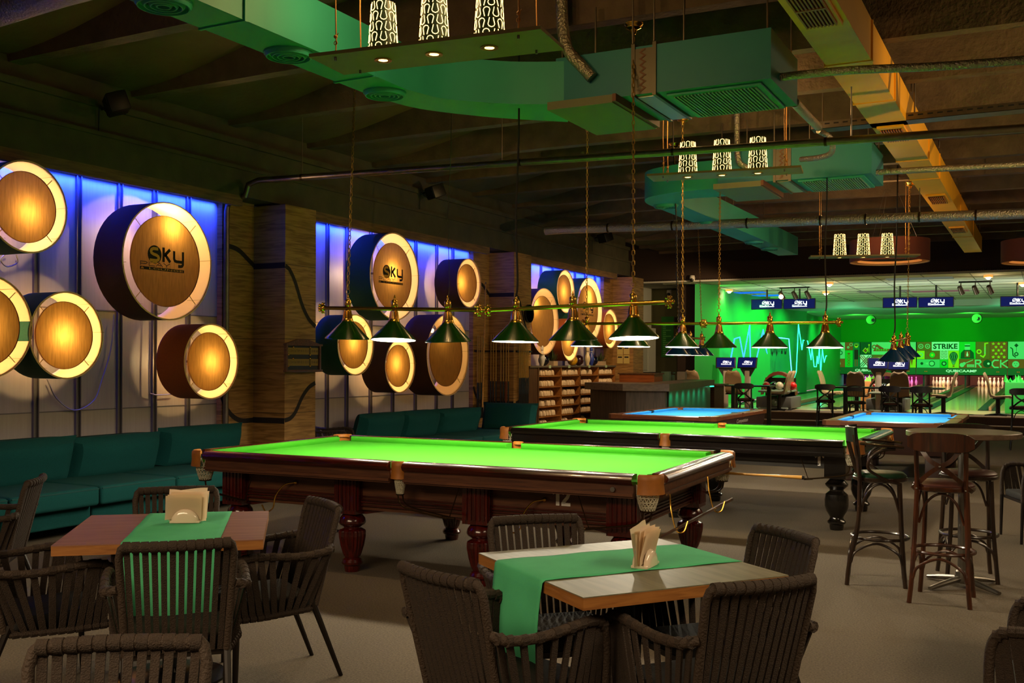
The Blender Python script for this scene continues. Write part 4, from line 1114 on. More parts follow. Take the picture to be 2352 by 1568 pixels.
def make_stool(label, mw, mseat, style, h=.76, back=1.09, group=None):
    t = T('bar_stool', label, 'bar stool', (0, 0, 0), 0, group)   # faces +y, back at -y
    m = MB(); m.lathe([(.0, h-.03), (.17, h-.03), (.195, h-.02), (.198, h), (.18, h+.012), (.0, h+.012)], 36, M=Matrix.Scale(.95, 4, (0, 1, 0))); m.build('seat_ring', mw, t)
    m = MB(); m.lathe([(.19, h+.004), (.192, h+.016), (.17, h+.034), (.10, h+.040), (0, h+.042)], 36, M=Matrix.Scale(.95, 4, (0, 1, 0))); m.build('seat_pad', mseat, t)
    feet = [(-.17, .17), (.17, .17), (-.185, -.22), (.185, -.22)]; tops = [(-.13, .13), (.13, .13), (-.15, -.135), (.15, -.135)]
    for (fx, fy), (tx, ty) in zip(feet, tops):
        P = bez([(fx, fy, 0), (fx*.93, fy*.93, .15), (tx*1.08, ty*1.1, .42), (tx, ty, h-.03)], 5)
        if fy < 0 and style != 'spindle': P += bez([(tx, ty, h-.03), (tx*1.0, ty-.012, h+.1), (tx*1.02, ty-.04, back-.02)], 5)[1:]
        MB().tube(P, [.0155]*len(P), 8).build('leg', mw, t)
    m = MB(); m.tube([(.195*cos(q), .195*sin(q), .33) for q in [2*pi*k/28 for k in range(28)]], .0115, 8, closed=True); m.build('foot_ring', mw, t)
    m = MB()
    for k in range(4):
        a, b = [(-.165, .165), (.165, .165), (.178, -.21), (-.178, -.21)][k], [(.165, .165), (.178, -.21), (-.178, -.21), (-.165, .165)][k]
        A, B = Vector((*a, 0)), Vector((*b, 0)); mid = (A+B)/2*.92
        m.tube(bez([A.lerp(B, .04)+Vector((0, 0, .16)), A.lerp(B, .12)*.97+Vector((0, 0, .24)), mid+Vector((0, 0, .30)), A.lerp(B, .88)*.97+Vector((0, 0, .24)), A.lerp(B, .96)+Vector((0, 0, .16))], 5), .0095, 8)
    m.build('lower_brace', mw, t)
    m = MB()
    for k in range(3):
        a, b = [(-.135, .13), (.135, .13), (-.14, -.12)][k], [(-.148, -.13), (.148, -.13), (.14, -.12)][k]
        A, B = Vector((*a, 0)), Vector((*b, 0)); mid = (A+B)/2
        m.tube(bez([A+Vector((0, 0, .52)), A.lerp(B, .18)+Vector((0, 0, h-.10)), mid+Vector((0, 0, h-.04)), A.lerp(B, .82)+Vector((0, 0, h-.10)), B+Vector((0, 0, .52))], 5), .0085, 8)
    m.build('upper_brace', mw, t)
    yb = -.175
    if style == 'cross':
        m = MB(); rg = []
        for i in range(13):
            u = -1+i/6; w = .062*(1-.5*abs(u)**6); x = u*.205; y = yb-.028*(1-u*u)
            z = back-.03+.004*(1-u*u)
            rg.append([Vector((x, y-.009, z-w)), Vector((x, y+.009, z-w)), Vector((x, y+.009, z+w)), Vector((x, y-.009, z+w))])
        m.ring(rg); m.build('back_rail', mw, t, ang=50)
        m = MB()
        for s in (-1, 1):
            P = bez([(s*.15, yb+.012, back-.03), (s*.07, yb-.022, back-.14), (0, yb-.028, back-.185), (-s*.07, yb-.018, back-.235), (-s*.165, -.11, h+.0), (-s*.185, -.07, h-.02)], 5)
            rg = []
            for i, q in enumerate(P):
                tn = (P[min(i+1, len(P)-1)]-P[max(i-1, 0)]).normalized(); wd = tn.cross(Vector((0, 1, 0))).normalized()*.0145; th = wd.cross(tn).normalized()*.005
                rg.append([q-wd-th, q+wd-th, q+wd+th, q-wd+th])
            m.ring(rg)
        m.build('cross_slat', mw, t)
        m = MB(); m.sphere((0, yb-.038, back-.185), .008, 8, 6)
        for s in (-1, 1): m.sphere((s*.15, -.155, h-.01), .007, 8, 6)
        m.build('rivet', M_steel, t)
    elif style == 'arm':
        m = MB(); rg = []
        for i in range(13):
            a = pi+pi*(.26+.48*i/12); r = .235
            rg.append([Vector((q*cos(a), q*sin(a)*.95, z)) for q, z in ((r-.012, back-.075), (r+.012, back-.075), (r+.02, back+.03), (r-.0, back+.035))])
        m.ring(rg); m.build('back_rail', M_black, t, ang=50)
        for s in (-1, 1):
            P = bez([(s*.2, -.13, back-.08), (s*.238, .0, back-.09), (s*.235, .1, back-.095), (s*.22, .15, back-.1)], 6)
            MB().tube(P, .017, 8, flat=(.6, 1.3)).build('armrest', mw, t)
            P = bez([(s*.225, .1, back-.11), (s*.235, .02, back-.12), (s*.24, -.06, back-.17), (s*.235, -.08, back-.25), (s*.215, -.02, h+.03), (s*.19, .06, h-.01), (s*.16, .13, h-.03)], 6)
            MB().tube(P, .0105, 8).build('arm_hoop', mw, t)
        m = MB()
        for u in (-.06, 0, .06): m.tube(bez([(u, -.15, h), (u*1.1, -.19, h+.14), (u*1.2, -.222, back-.07)], 4), .009, 6, flat=(.4, 1.6))
        m.build('back_slat', mw, t)
    else:
        m = MB(); P = bez([(-.15, -.135, h-.03), (-.165, -.16, h+.12), (-.16, -.195, back-.03), (0, -.215, back+.01), (.16, -.195, back-.03), (.165, -.16, h+.12), (.15, -.135, h-.03)], 6)
        m.tube(P, .013, 8); m.build('back_hoop', mw, t)
        m = MB(); rg = []
        for i in range(9): u = -1+i/4; rg.append([Vector((u*.15, -.205-.01*(1-u*u)+d, z)) for d, z in ((-.006, back-.09), (.006, back-.09), (.006, back-.01), (-.006, back-.01))])
        m.ring(rg); m.build('back_rail', mw, t)
        m = MB()
        for u in (-.07, -.025, .025, .07): m.tube([(u*.8, -.15, h), (u*1.2, -.2, back-.08)], .009, 6, flat=(.4, 1.6))
        m.build('back_slat', mw, t)
    return t
def put(o, x, y, face, z=0): o.location = (x, y, z); o.rotation_euler = (0, 0, R(face)-pi/2); return o
GS = 'bentwood bar stools'
sA = make_stool('reddish brown cross back bar stool in front of the round bar table', M_stool, M_lbrown, 'cross', group=GS)
put(sA, -.604, 7.43, 88)
sB = make_stool('dark bar stool with curved arms and a green seat left of the round bar table', M_stoold, M_lgreen, 'arm', group=GS)
put(sB, -1.06, 7.80, 8)
sC = make_stool('dark cross back bar stool with a brown seat behind the round bar table', M_stoold, M_lbrown, 'cross', group=GS)
put(sC, -.50, 8.25, -78)
GF = 'dark bar stools by the tall tables before the bowling steps'
M_blkw = mat('black_stool_wood', '#120c08', .35)
sD = make_stool('dark cross back bar stool at the tall table beside the reception counter', M_blkw, M_lbrown, 'cross', group=GF)
def stool_at(o, px, py, face, label=None, **k):
    p = az(px, py, .79); o = o if label is None else dup(o, label=label)
    return put(o, p.x, p.y, face)
stool_at(sD, 1712, 915, 95)
stool_at(sD, 1896, 918, 97, 'dark cross back bar stool seen from behind left of the right pool table')
stool_at(sD, 2048, 925, 84, 'dark cross back bar stool behind the middle of the right pool table')
stool_at(sD, 2118, 927, 88, 'dark cross back bar stool behind the right half of the right pool table')
stool_at(sD, 2345, 933, 95, 'dark cross back bar stool cut by the right edge beyond the bar table')
sE = make_stool('dark slat back hooped bar stool behind the left end of the right pool table', M_blkw, M_lbrown, 'spindle', group=GF); p = az(1966, 921, .79); put(sE, p.x, p.y, 92)
def tall_table(label, x0, x1, y, d, legx):
    t = T('tall_table', label, 'table', ((x0+x1)/2, y, 0)); L = x1-x0
    MB().bx((-L/2, -d/2, 1.03), (L/2, d/2, 1.06)).build('table_top', M_blkw, t)
    for x in legx:
        m = MB(); m.bx((x-.04, -.04, 0), (x+.04, .04, 1.03)); m.build('leg', M_blkw, t)
        m = MB(); m.bx((x-.22, -.22, 0), (x+.22, .22, .015)); m.build('foot_plate', M_black, t)
tall_table('tall black table between the reception counter and the ball return', -6.35, -5.35, 22.75, .6, (-.38, .42))
tall_table('long tall black table behind the right pool table', -4.25, -1.85, 22.75, .55, (-.75, .1, .75))
tall_table('tall black table at the right edge before the bowling steps', -.55, 1.0, 22.6, .55, (0.05,))

# ================================================================== SCOREBOARD ON THE FIRST PILLAR
sb = T('snooker_scoreboard', 'dark wooden snooker scoreboard with two yellow score strips on the first timber pillar', 'scoreboard', (-8.3, 10.22, 1.46))
m = MB(); m.bx((0, -.33, 0), (.02, .33, .30)); m.build('back_board', mat('dark_green_board', '#0c160c', .4), sb)
m = MB(); m.bx((0, -.35, -.03), (.05, .36, .0)); m.bx((0, -.34, 0), (.04, -.31, .30)); m.bx((0, .31, 0), (.04, .34, .30)); m.bx((0, -.35, .30), (.05, .36, .325))
m.prism([(-.33, 0), (.33, 0), (.2, .03), (.1, .055), (-.1, .055), (-.2, .03)], (0, 0, .325), (0, 1, 0), (0, 0, 1), (.03, 0, 0)); m.build('wooden_frame', M_mahogp, sb)
for z in (.19, .05):
    m = MB(); m.bx((.02, -.295, z), (.026, .12, z+.085)); m.bx((.02, .14, z), (.026, .295, z+.085)); st_ = m.build('score_strip', mat('yellow_score_strip', '#8a7010', .5), sb)
    m = MB(); put_text(m, '1 2 3 4 5 6 7 8 9 10 11 12 13', (.0265, -.285, z+.03), (0, 1, 0), (0, 0, 1), .39, .03); put_text(m, '20 40 60', (.0265, .155, z+.03), (0, 1, 0), (0, 0, 1), .13, .03); m.build('score_digits', M_ink, st_, smooth=False)
    m = MB()
    for y, zz in ((-.2, z+.09), (-.29, z-.005), (.13, z+.09), (.13, z-.005)): m.sphere((.03, y, zz), .011, 8, 6)
    m.build('brass_pointer', M_brass, sb)

# ================================================================== CUES IN THE RACKS OF THE SECOND PILLAR
cr = T('cue_rack', 'black cue clips fixed across the second timber pillar', 'cue rack', (-8.3, 16, 0))
m = MB(); m.bx((-.5, -.50, 1.735), (-.47, -.02, 1.765)); m.build('clip_bar', M_black, cr)
m = MB(); m.bx((-.5, -.01, 1.735), (.0, .02, 1.765)); m.build('clip_bar', M_black, cr)
m = MB(); m.bx((.0, .1, 1.735), (.03, .68, 1.765)); m.build('clip_bar', M_black, cr)
m = MB(); m.bx((-.5, -.50, .42), (-.42, -.02, .46)); m.bx((-.5, -.09, .42), (.0, .02, .46)); m.bx((-.01, .1, .62), (.06, .7, .66)); m.build('cue_shelf', M_pine, cr)
M_cs = mat('pale_cue_shaft', '#a8843c', .3); M_cb = mat('blue_grey_cue_wrap', '#222c34', .3, noise=.5, nscale=40); M_cd = mat('dark_cue_butt', '#120c08', .3)
def rack_cue(label, p, h, group, src=[None], butt=None):
    if src[0] is None:
        t = T('pool_cue', label, 'cue', p, 0, group)
        MB().cyl((0, 0, .62), (0, 0, 1.44), .0125, .007, 8).build('shaft', M_cs, t)
        MB().cyl((0, 0, .33), (0, 0, .62), .0145, .0125, 8).build('wrap', M_cb, t)
        MB().cyl((0, 0, 0), (0, 0, .33), .016, .0145, 8).build('butt', M_cd, t)
        src[0] = t; return t
    return dup(src[0], loc=p, label=label, group=group)
def cue_xy(px, which):
    p = ax(px, 800, -8.76) if which == 'recess' else (ay(px, 800, 15.99) if which == 'side' else ax(px, 800, -8.27))
    return p
for k, px in enumerate((1097, 1100.5, 1105.5, 1109)): q = cue_xy(px, 'recess'); rack_cue('pool cue in the left cluster on the second timber pillar', (q.x, q.y, .58+.0*k), 1, 'left cluster of racked cues')
for k, px in enumerate((1127.5, 1133, 1139.5, 1150.5, 1156.5, 1168)): q = cue_xy(px, 'side'); rack_cue('dark butted pool cue in the middle cluster on the second timber pillar', (q.x, q.y, .60), 1, 'middle cluster of racked cues')
q = cue_xy(1162.5, 'side'); o = rack_cue('cue with a reddish brown butt in the middle of the second timber pillar', (q.x, q.y, .60), 1, 'middle cluster of racked cues')
for ch in o.children:
    if ch.name.startswith(('butt', 'wrap')): me = ch.data.copy(); me.materials[0] = mat('orange_brown_butt', '#6a2c0a', .35); ch.data = me
for k, px in enumerate((1193.5, 1197, 1200, 1203, 1206, 1209.5, 1213)): q = cue_xy(px, 'front'); rack_cue('pool cue in the tight right cluster on the front of the second timber pillar', (q.x, q.y, .66), 1, 'right cluster of racked cues')
lt = ax(1116, 648, -8.4); lb = ax(1108, 935, -8.2)
cue('long_rest', 'long pale rest leaning against the second timber pillar', lb, lt, .014, .008, M_ash, 'cue rest')

# ================================================================== SHOE RACK
RX = -8.3; cols = [17.10, 18.02, 18.93, 19.87, 20.80]; shz = [1.474, 1.304, 1.10, .915, .73, .545, .36, .18]
sr = T('shoe_rack', 'open wooden rack of rental bowling shoes beside the second timber pillar', 'shoe rack', (RX, 17.0, 0))
DX = .42
m = MB(); m.bx((-DX, -.0, 0), (0, .035, 1.47)); m.bx((-DX-.1, -.36, 0), (-.015, 0, 1.46)); m.build('side_panel', M_shelfd, sr)
m = MB()
for c in cols[1:]: m.bx((-DX, c-17-.015, 0), (0, c-17+.015, 1.46))
m.bx((-DX, cols[2]-17-.04, 0), (0, cols[2]-17-.0, 1.46)); m.build('divider', M_shelf, sr)
m = MB(); m.bx((-DX-.1, -.36, 1.46), (.012, 3.83, 1.49)); m.build('top_board', mat('grey_rack_top', '#5a5040', .6), sr)
m = MB()
for z in shz[1:]: m.bx((-DX, .035, z-.02), (0, 3.8, z))
m.build('shelf', M_shelf, sr)
MB().bx((-DX-.02, 0, 0), (-DX, 3.8, 1.46)).build('back_panel', M_shelfd, sr)
m = MB()
for i, y in enumerate((.42, 1.3, 2.3, 3.2)): m.bx((.012, y, 1.445), (.016, y+.1, 1.5))
m.build('price_tag', mat('pale_green_tag', '#9ab088', .7), sr)
def make_shoe():
    t = T('bowling_shoe', 'x', 'shoe')
    # toe towards +x (out of the rack)
    m = MB(); rg = []; YS = .8
    for x, w, h0, h1 in ((-.14, .026, .012, .075), (-.125, .034, .012, .10), (-.08, .036, .012, .112), (-.04, .034, .012, .10), (.0, .034, .012, .082), (.05, .040, .012, .062), (.10, .040, .012, .048), (.13, .030, .012, .036), (.142, .014, .012, .024)):
        w *= YS; rg.append([Vector((x, -w, h0)), Vector((x, w, h0)), Vector((x, w*1.02, h0+(h1-h0)*.5)), Vector((x, w*.55, h1)), Vector((x, -w*.55, h1)), Vector((x, -w*1.02, h0+(h1-h0)*.5))])
    m.ring(rg); m.build('upper', mat('cream_shoe_leather', '#d0b896', .5), t, ang=60)
    m = MB(); m.prism([(-.148, -.028), (-.14, -.036), (0, -.037), (.06, -.043), (.11, -.042), (.148, -.016), (.148, .016), (.11, .042), (.06, .043), (0, .037), (-.14, .036), (-.148, .028)], (0, 0, 0), (1, 0, 0), (0, .8, 0), (0, 0, .013)); m.build('sole', mat('tan_sole', '#8a6a40', .6), t)
    return t
shoe0 = make_shoe(); used = False
colname = ('leftmost', 'second', 'third', 'rightmost'); rowname = ('top', 'second', 'third', 'fourth', 'fifth', 'lowest visible')
rnd = random.Random(3)
counts = {0: (7, 6, 8, 7, 7, 3), 1: (8, 7, 7, 7, 6, 3), 2: (7, 6, 6, 6, 6, 3), 3: (8, 8, 0, 0, 0, 0)}
for c in range(4):
    for r_ in range(6):
        nS = counts[c][r_]; z = shz[r_+1]; y0 = cols[c]+.07
        for k in range(nS):
            y = y0+(k+.35)*(.80/8.7)+(.02 if k % 2 else 0)+rnd.uniform(-.006, .006)
            if rnd.random() < .06: continue
            lb = 'cream rental shoe on the %s shelf of the %s column of the shoe rack' % (rowname[r_], colname[c]); gp = 'shoes in one cubby of the rack'
            o = shoe0 if not used else dup(shoe0)
            used = True
            o.location = (RX-.16+rnd.uniform(-.02, .02), y, z+.001); o.rotation_euler = (0, 0, pi+rnd.uniform(-.08, .08)); o['label'] = lb; o['group'] = gp+' (%s shelf, %s column)' % (rowname[r_], colname[c])
# things on top of the rack
def topx(px): return ax(px, 830, -8.5)
def ball(label, x, y, z, r, col, group=None, cat='bowling ball', nz=.5):
    t = T('bowling_ball', label, cat, (x, y, z), 0, group)
    MB().sphere((0, 0, r), r, 24, 16).build('shell', mat('ball_'+col[1:], col, .1, noise=nz, nscale=9, coat=.8), t)
    m = MB()
    for a in (-.2, .2, 0): m.disc((0, 0), .013, (r*.72+.003, a*r, r*1.68 if a else r*1.5), (0, 1, 0), (-.7, 0, .7), 10)
    m.build('finger_hole', M_dark, t); return t
for px, col, lb in ((1249, '#0a0c1c', 'dark blue-black bowling ball at the left end of the shoe rack top'), (1315, '#c89410', 'yellow bowling ball on the shoe rack behind the low drum lamp'), (1329, '#2a0c10', 'dark red bowling ball on the shoe rack top'), (1362, '#080c24', 'glossy navy bowling ball near the right end of the shoe rack top')):
    q = topx(px); ball(lb, q.x, q.y, 1.49, .108, col)
PINP = [(.026, 0), (.030, .01), (.045, .06), (.057, .105), (.0603, .13), (.055, .175), (.04, .22), (.026, .255), (.0235, .275), (.026, .295), (.032, .325), (.0325, .345), (.026, .367), (.012, .379), (0, .381)]
M_pinw = mat('pin_white', '#f0e4d4', .2, coat=.5); M_pinr = mat('pin_red_stripe', '#b01818', .3)
def make_pin(label, body, stripe, grp=None):
    t = T('bowling_pin', label, 'bowling pin', (0, 0, 0), 0, grp)
    MB().lathe(PINP, 16).build('pin_body', body, t)
    m = MB(); m.lathe([(.0265, .252), (.0245, .262), (.0265, .262)], 16); m.lathe([(.0265, .288), (.027, .298), (.0285, .298)], 16); m.build('neck_stripe', stripe, t); return t
for px, c, s, lb in ((1234, '#c8c4b8', '#404040', 'small silver pin trophy at the left end of the shoe rack top'), (1339, '#c8b890', '#181818', 'cream bowling pin with dark stripes standing on the shoe rack'), (1348, '#2a3a8a', '#c8c8c8', 'blue bowling pin standing on the shoe rack')):
    q = topx(px); o = make_pin(lb, mat('pin_'+c[1:], c, .25), mat('stripe_'+s[1:], s, .4)); o.location = (q.x+.1, q.y, 1.49)
def plant(label, x, y, z, h, w):
    t = T('potted_plant', label, 'plant', (x, y, z)); r = random.Random(int(y*100))
    m = MB(); m.bx((-.08, -.1, 0), (.08, .1, .09)); m.build('planter', mat('pale_planter', '#a89070', .7), t)
    m = MB()
    for i in range(60):
        a = r.uniform(0, 6.28); rr = r.uniform(0, w); hh = h*(1-rr/w*.6)*r.uniform(.5, 1)
        b = Vector((cos(a)*rr*.4, sin(a)*rr*.4, .08)); e = Vector((cos(a)*rr, sin(a)*rr, .08+hh)); s = Vector((-sin(a), cos(a), 0))*.012
        mid = b.lerp(e, .5); m.add([b, mid+s, e, mid-s], [(0, 1, 2, 3)])
    m.build('foliage', mat('dark_leaf', '#2c3c10', .7, noise=.3, nscale=10), t); return t
q = topx(1268); plant('small fern in a pale pot beside the left bowling ball', q.x, q.y, 1.49, .38, .16)
q = topx(1380); plant('small bushy plant in a pale trough at the right end of the shoe rack top', q.x, q.y, 1.49, .25, .18)
for i, (px, py) in enumerate(((1424, 805), (1439, 804), (1424, 825), (1439, 825))):
    p = ay(px, py, 21.94); t = T('paper_notice', ('upper left', 'upper right', 'lower left', 'lower right')[i]+' of the four paper notices pinned to the brown planks', 'notice', p, 0, 'paper notices')
    MB().box((0, 0, 0), (.14, .006, .19)).build('sheet', mat('cream_paper', '#c8b060', .8), t)
    m = MB(); m.box((0, -.004, .05), (.10, .002, .03)); m.build('printed_block', M_ink, t)
p = ax(1214, 720, -8.3); t = T('round_mirror', 'small round disc mirror on the second timber pillar behind the lamp', 'mirror', p)
m = MB(); m.disc((0, 0), .16, (.03, 0, 0), (0, 1, 0), (0, 0, 1), 28); m.build('mirror_face', mat('dark_mirror', '#3a4a44', .08, .9), t)
MB().ring([[Vector((.0+.03*j, .165*cos(2*pi*k/28), .165*sin(2*pi*k/28))) for k in range(28)] for j in (0, 1)]).build('mirror_rim', M_black, t)

# ================================================================== RECEPTION COUNTER AND WHAT STANDS BEHIND IT
M_cnt = wood('grey_brown_counter', '#3a322a', '#4c4238', .5, 'Z', 1)
M_cntt = wood('grey_counter_top', '#4a4238', '#5c5246', .45, 'X', 1)
C0, C1, C2 = Vector((-7.86, 18.1)), Vector((-6.2, 17.75)), Vector((-6.62, 22.6))
ct_ = T('reception_counter', 'grey-brown angled reception counter behind the blue pool table', 'counter', (0, 0, 0))
def off(p, q, d): v = (q-p).normalized(); return Vector((v.y, -v.x))*d
poly = [(-7.9, 18.22), (-6.886, 17.63), (-6.065, 17.84), (-6.72, 22.95), (-7.4, 22.95), (-6.85, 18.9), (-7.9, 19.0)]
MB().prism(poly, (0, 0, 1.04), (1, 0, 0), (0, 1, 0), (0, 0, .13)).build('counter_top', M_cntt, ct_)
poly2 = [(-7.82, 18.32), (-6.87, 17.76), (-6.17, 17.94), (-6.8, 22.85), (-7.3, 22.85), (-6.9, 18.8), (-7.82, 18.9)]
MB().prism(poly2, (0, 0, 0), (1, 0, 0), (0, 1, 0), (0, 0, 1.04)).build('counter_front', M_cnt, ct_)
m = MB(); m.add([(-6.165, 18.1, .1), (-6.775, 22.8, .1), (-6.775, 22.8, 1.03), (-6.165, 18.1, 1.03)], [(0, 1, 2, 3)]); m.build('glass_side', mat('teal_ribbed_glass', '#1c6a54', .3, noise=.2, nscale=30, stretch=(1, 1, .05)), ct_)
m = MB(); m.bx((-6.70, 22.5, 1.015), (-6.66, 22.7, 1.036)); m.build('led_strip', glow('teal_led', '#30ffb0', 4), ct_)
[light('SPOT', (-6.0-.125*(y-18), y, 1.0), 4, (.1, 1, .6), ct_, spot_size=R(150), spot_blend=1, shadow_soft_size=.02, rot=(0, R(25), R(-7))) for y in (18.3, 18.9, 19.5, 20.1, 20.7, 21.3, 21.9)]
dk = T('back_desk', 'brown desk behind the reception counter', 'desk', (-9.1, 23.6, 0))
MB().bx((-.6, -.4, 0), (2.3, .4, 1.02)).build('desk_body', wood('brown_desk', '#4a2810', '#62381a', .5, 'X', 1), dk)
MB().bx((-.65, -.45, 1.02), (2.4, .45, 1.06)).build('desk_top', MATS['brown_desk'], dk)
cb_ = T('cash_cabinet', 'orange-brown wooden cabinet behind the shoe rack end', 'cabinet', (-7.83, 21.0, 0))
MB().bx((-.45, 0, 0), (.35, .55, 1.3)).build('cabinet_body', wood('orange_brown_cabinet', '#6a3410', '#84461a', .45, 'X', 1), cb_)
MB().bx((-.48, -.03, 1.3), (.38, .58, 1.33)).build('cabinet_top', M_shelfd, cb_)
wc = T('tall_cabinet', 'tall pale grey cabinet with steel handles on the wall behind the counter', 'cabinet', (-10.1, 26.7, 0))
MB().bx((-.35, 0, 0), (.42, .6, 2.5)).build('cabinet_body', mat('pale_grey_cabinet', '#a8aca0', .5), wc)
for z0, z1 in ((.2, 1.3), (1.34, 2.5)):
    d_ = MB().bx((-.33, -.02, z0), (.40, 0, z1)).build('cabinet_door', mat('pale_grey_door', '#969c8e', .45), wc)
    m = MB()
    for x in (-.02, .06): m.tube([(x, -.02, z0+.45), (x, -.06, z0+.45), (x, -.06, z0+.7), (x, -.02, z0+.7)], .012, 6)
    m.build('cabinet_handle', M_steel, d_)
pc = MB().bx((-10.45, 26.2, 2.5), (-9.85, 27.4, 3.65)).build('boxed_column', MATS['pale_grey_cabinet']); tag(pc, 'pale boxed column end above the tall cabinet', 'column')
p0, p1 = ay(1519, 727, 27.45), ay(1536, 820, 27.45)
po = T('wall_poster', 'narrow green price poster on the olive wall behind the counter', 'poster', (p0.x, 27.48, p1.z)); w_, h_ = p1.x-p0.x, p0.z-p1.z
MB().bx((0, -.02, 0), (w_*1.6, 0, h_)).build('poster_sheet', mat('poster_green', '#1c7a20', .6), po)
m = MB()
for k in range(16): m.bx((.05, -.026, h_*(.05+.05*k)), (w_*1.5-(.2 if k % 3 else .05), -.021, h_*(.05+.05*k)+.03))
m.build('poster_lines', mat('poster_pale_green', '#58b050', .6), po)
m = MB(); m.bx((w_*1.75, -.02, h_*.7), (w_*2.4, 0, h_*.98)); m.build('dark_sign', M_black, po)
dcol = MB().bx((-8.75, 26.4, 0), (-8.2, 27.4, 3.65)).build('dark_column', mat('dark_brown_column', '#241408', .6)); tag(dcol, 'dark brown column left of the green bowling wall', 'column')
for i, (px, py, s) in enumerate(((1490, 858, .55), (1535, 860, .45))):
    p = ay(px, py, 24.6); t = T('counter_equipment', ('black till equipment on the back desk', 'black card machine stand on the back desk')[i], 'equipment', (p.x, 24.3, 1.06))
    MB().rbox((0, 0, .1), (s, .3, .18), .02, 2).build('machine_body', M_black, t)
    MB().rbox((0, -.05, .24), (s*1.2, .2, .03), .01, 2).build('machine_lid', M_black, t)
for i, px in enumerate((1524, 1560)):
    p = ay(px, 858, 23.9); t = T('desk_box', ('small green box on the back desk', 'pale card box on the back desk')[i], 'box', (p.x+.2, 23.5, 1.06))
    MB().rbox((0, 0, .14), (.2, .15, .28), .01, 2).build('box_body', mat(('box_green', 'box_pale')[i], ('#587860', '#8a8470')[i], .6), t)
# ================================================================== BOWLING HALL
M_beige = mat('beige_moulded_seat', '#a08868', .45, coat=.2)
M_navy = mat('navy_screen', '#020410', .8, emit='#0c1456', es=.9, spec=.1)
M_wlogo = mat('white_logo_light', '#ffffff', .5, emit='#e8ecff', es=1.6)
for i, (x, lb) in enumerate((((1725, 1797), 'leftmost of the hanging navy monitors over the lanes'), ((1799, 1873), 'second hanging navy monitor from the left over the lanes'), ((2027, 2107), 'third hanging navy monitor from the left, behind the lamp cord'), ((2109, 2191), 'fourth hanging navy monitor from the left over the lanes'), ((2297, 2377), 'hanging navy monitor cut by the right edge'))):
    a, b = ay(x[0], 711-(x[0]-1725)*.011, 29), ay(x[1], 686-(x[1]-1725)*.012, 29)
    w, h = b.x-a.x, b.z-a.z; t = T('overhead_monitor', lb, 'monitor', ((a.x+b.x)/2, 29, a.z), 0, 'overhead score monitors')
    MB().rbox((0, .03, h/2), (w, .06, h), .01, 1).build('bezel', M_black, t)
    m = MB(); m.bx((-w/2+.02, -.004, .02), (w/2-.02, 0, h-.02)); sc = m.build('screen', M_navy, t)
    m = MB(); nn = MB(); logo(m, nn, (-w*.22, -.008, h*.22), (1, 0, 0), (0, 0, 1), w*.46, (0, -.004, 0))
    m.build('screen_logo', M_wlogo, sc, smooth=False); nn.build('logo_cutout', M_navy, sc, smooth=False)
    m = MB(); m.cyl((0, .05, h), (0, .05, 3.65-a.z), .025, n=8); m.build('ceiling_pole', M_black, t)
# score consoles
for px, py, rz, lb, y in ((1667, 833, .25, 'left touch console by the left ball return', 26.3), (1716, 833, -.1, 'second touch console on a pale post beside the left ball return', 26.3), (2018, 835, .25, 'third touch console from the left behind the blue lamp', 26.3), (2064, 837, -.1, 'fourth touch console from the left below the blue lamp', 26.3)):
    p = ay(px, py, y); t = T('score_console', lb, 'console', (p.x, y, .36), rz, 'bowling score consoles')
    zc = p.z-.36
    MB().rbox((0, .05, zc/2-.1), (.14, .12, zc-.2), .03, 2).build('post', mat('pale_console_post', '#b0a49a', .4), t)
    MB().lathe([(.17, 0), (.17, .02), (.07, .05)], 20).build('foot', M_steel, t)
    m = MB(); m.prism([(-.07, -.22), (.07, -.22), (.2, 0), (-.2, 0)], (0, 0, zc-.13), (1, 0, 0), (0, 0, 1), (0, .08, 0)); m.build('neck', mat('dark_console_neck', '#28242a', .4), t)
    Mx = Matrix.Translation((0, .02, zc)) @ Matrix.Rotation(R(-18), 4, 'X')
    MB().rbox((0, 0, 0), (.52, .05, .30), .02, 2, Mx).build('bezel', M_black, t)
    m = MB(); m.box((0, -.027, 0), (.46, .004, .25), 0, Mx); sc = m.build('screen', M_navy, t)
    m = MB(); nn = MB(); logo(m, nn, (-.12, -.031, -.06), (1, 0, 0), (0, 0, 1), .26, (0, -.003, 0))
    m.v = [tuple(Mx @ Vector(v)) for v in m.v]; nn.v = [tuple(Mx @ Vector(v)) for v in nn.v]
    m.build('screen_logo', M_wlogo, sc, smooth=False); nn.build('logo_cutout', M_navy, sc, smooth=False)
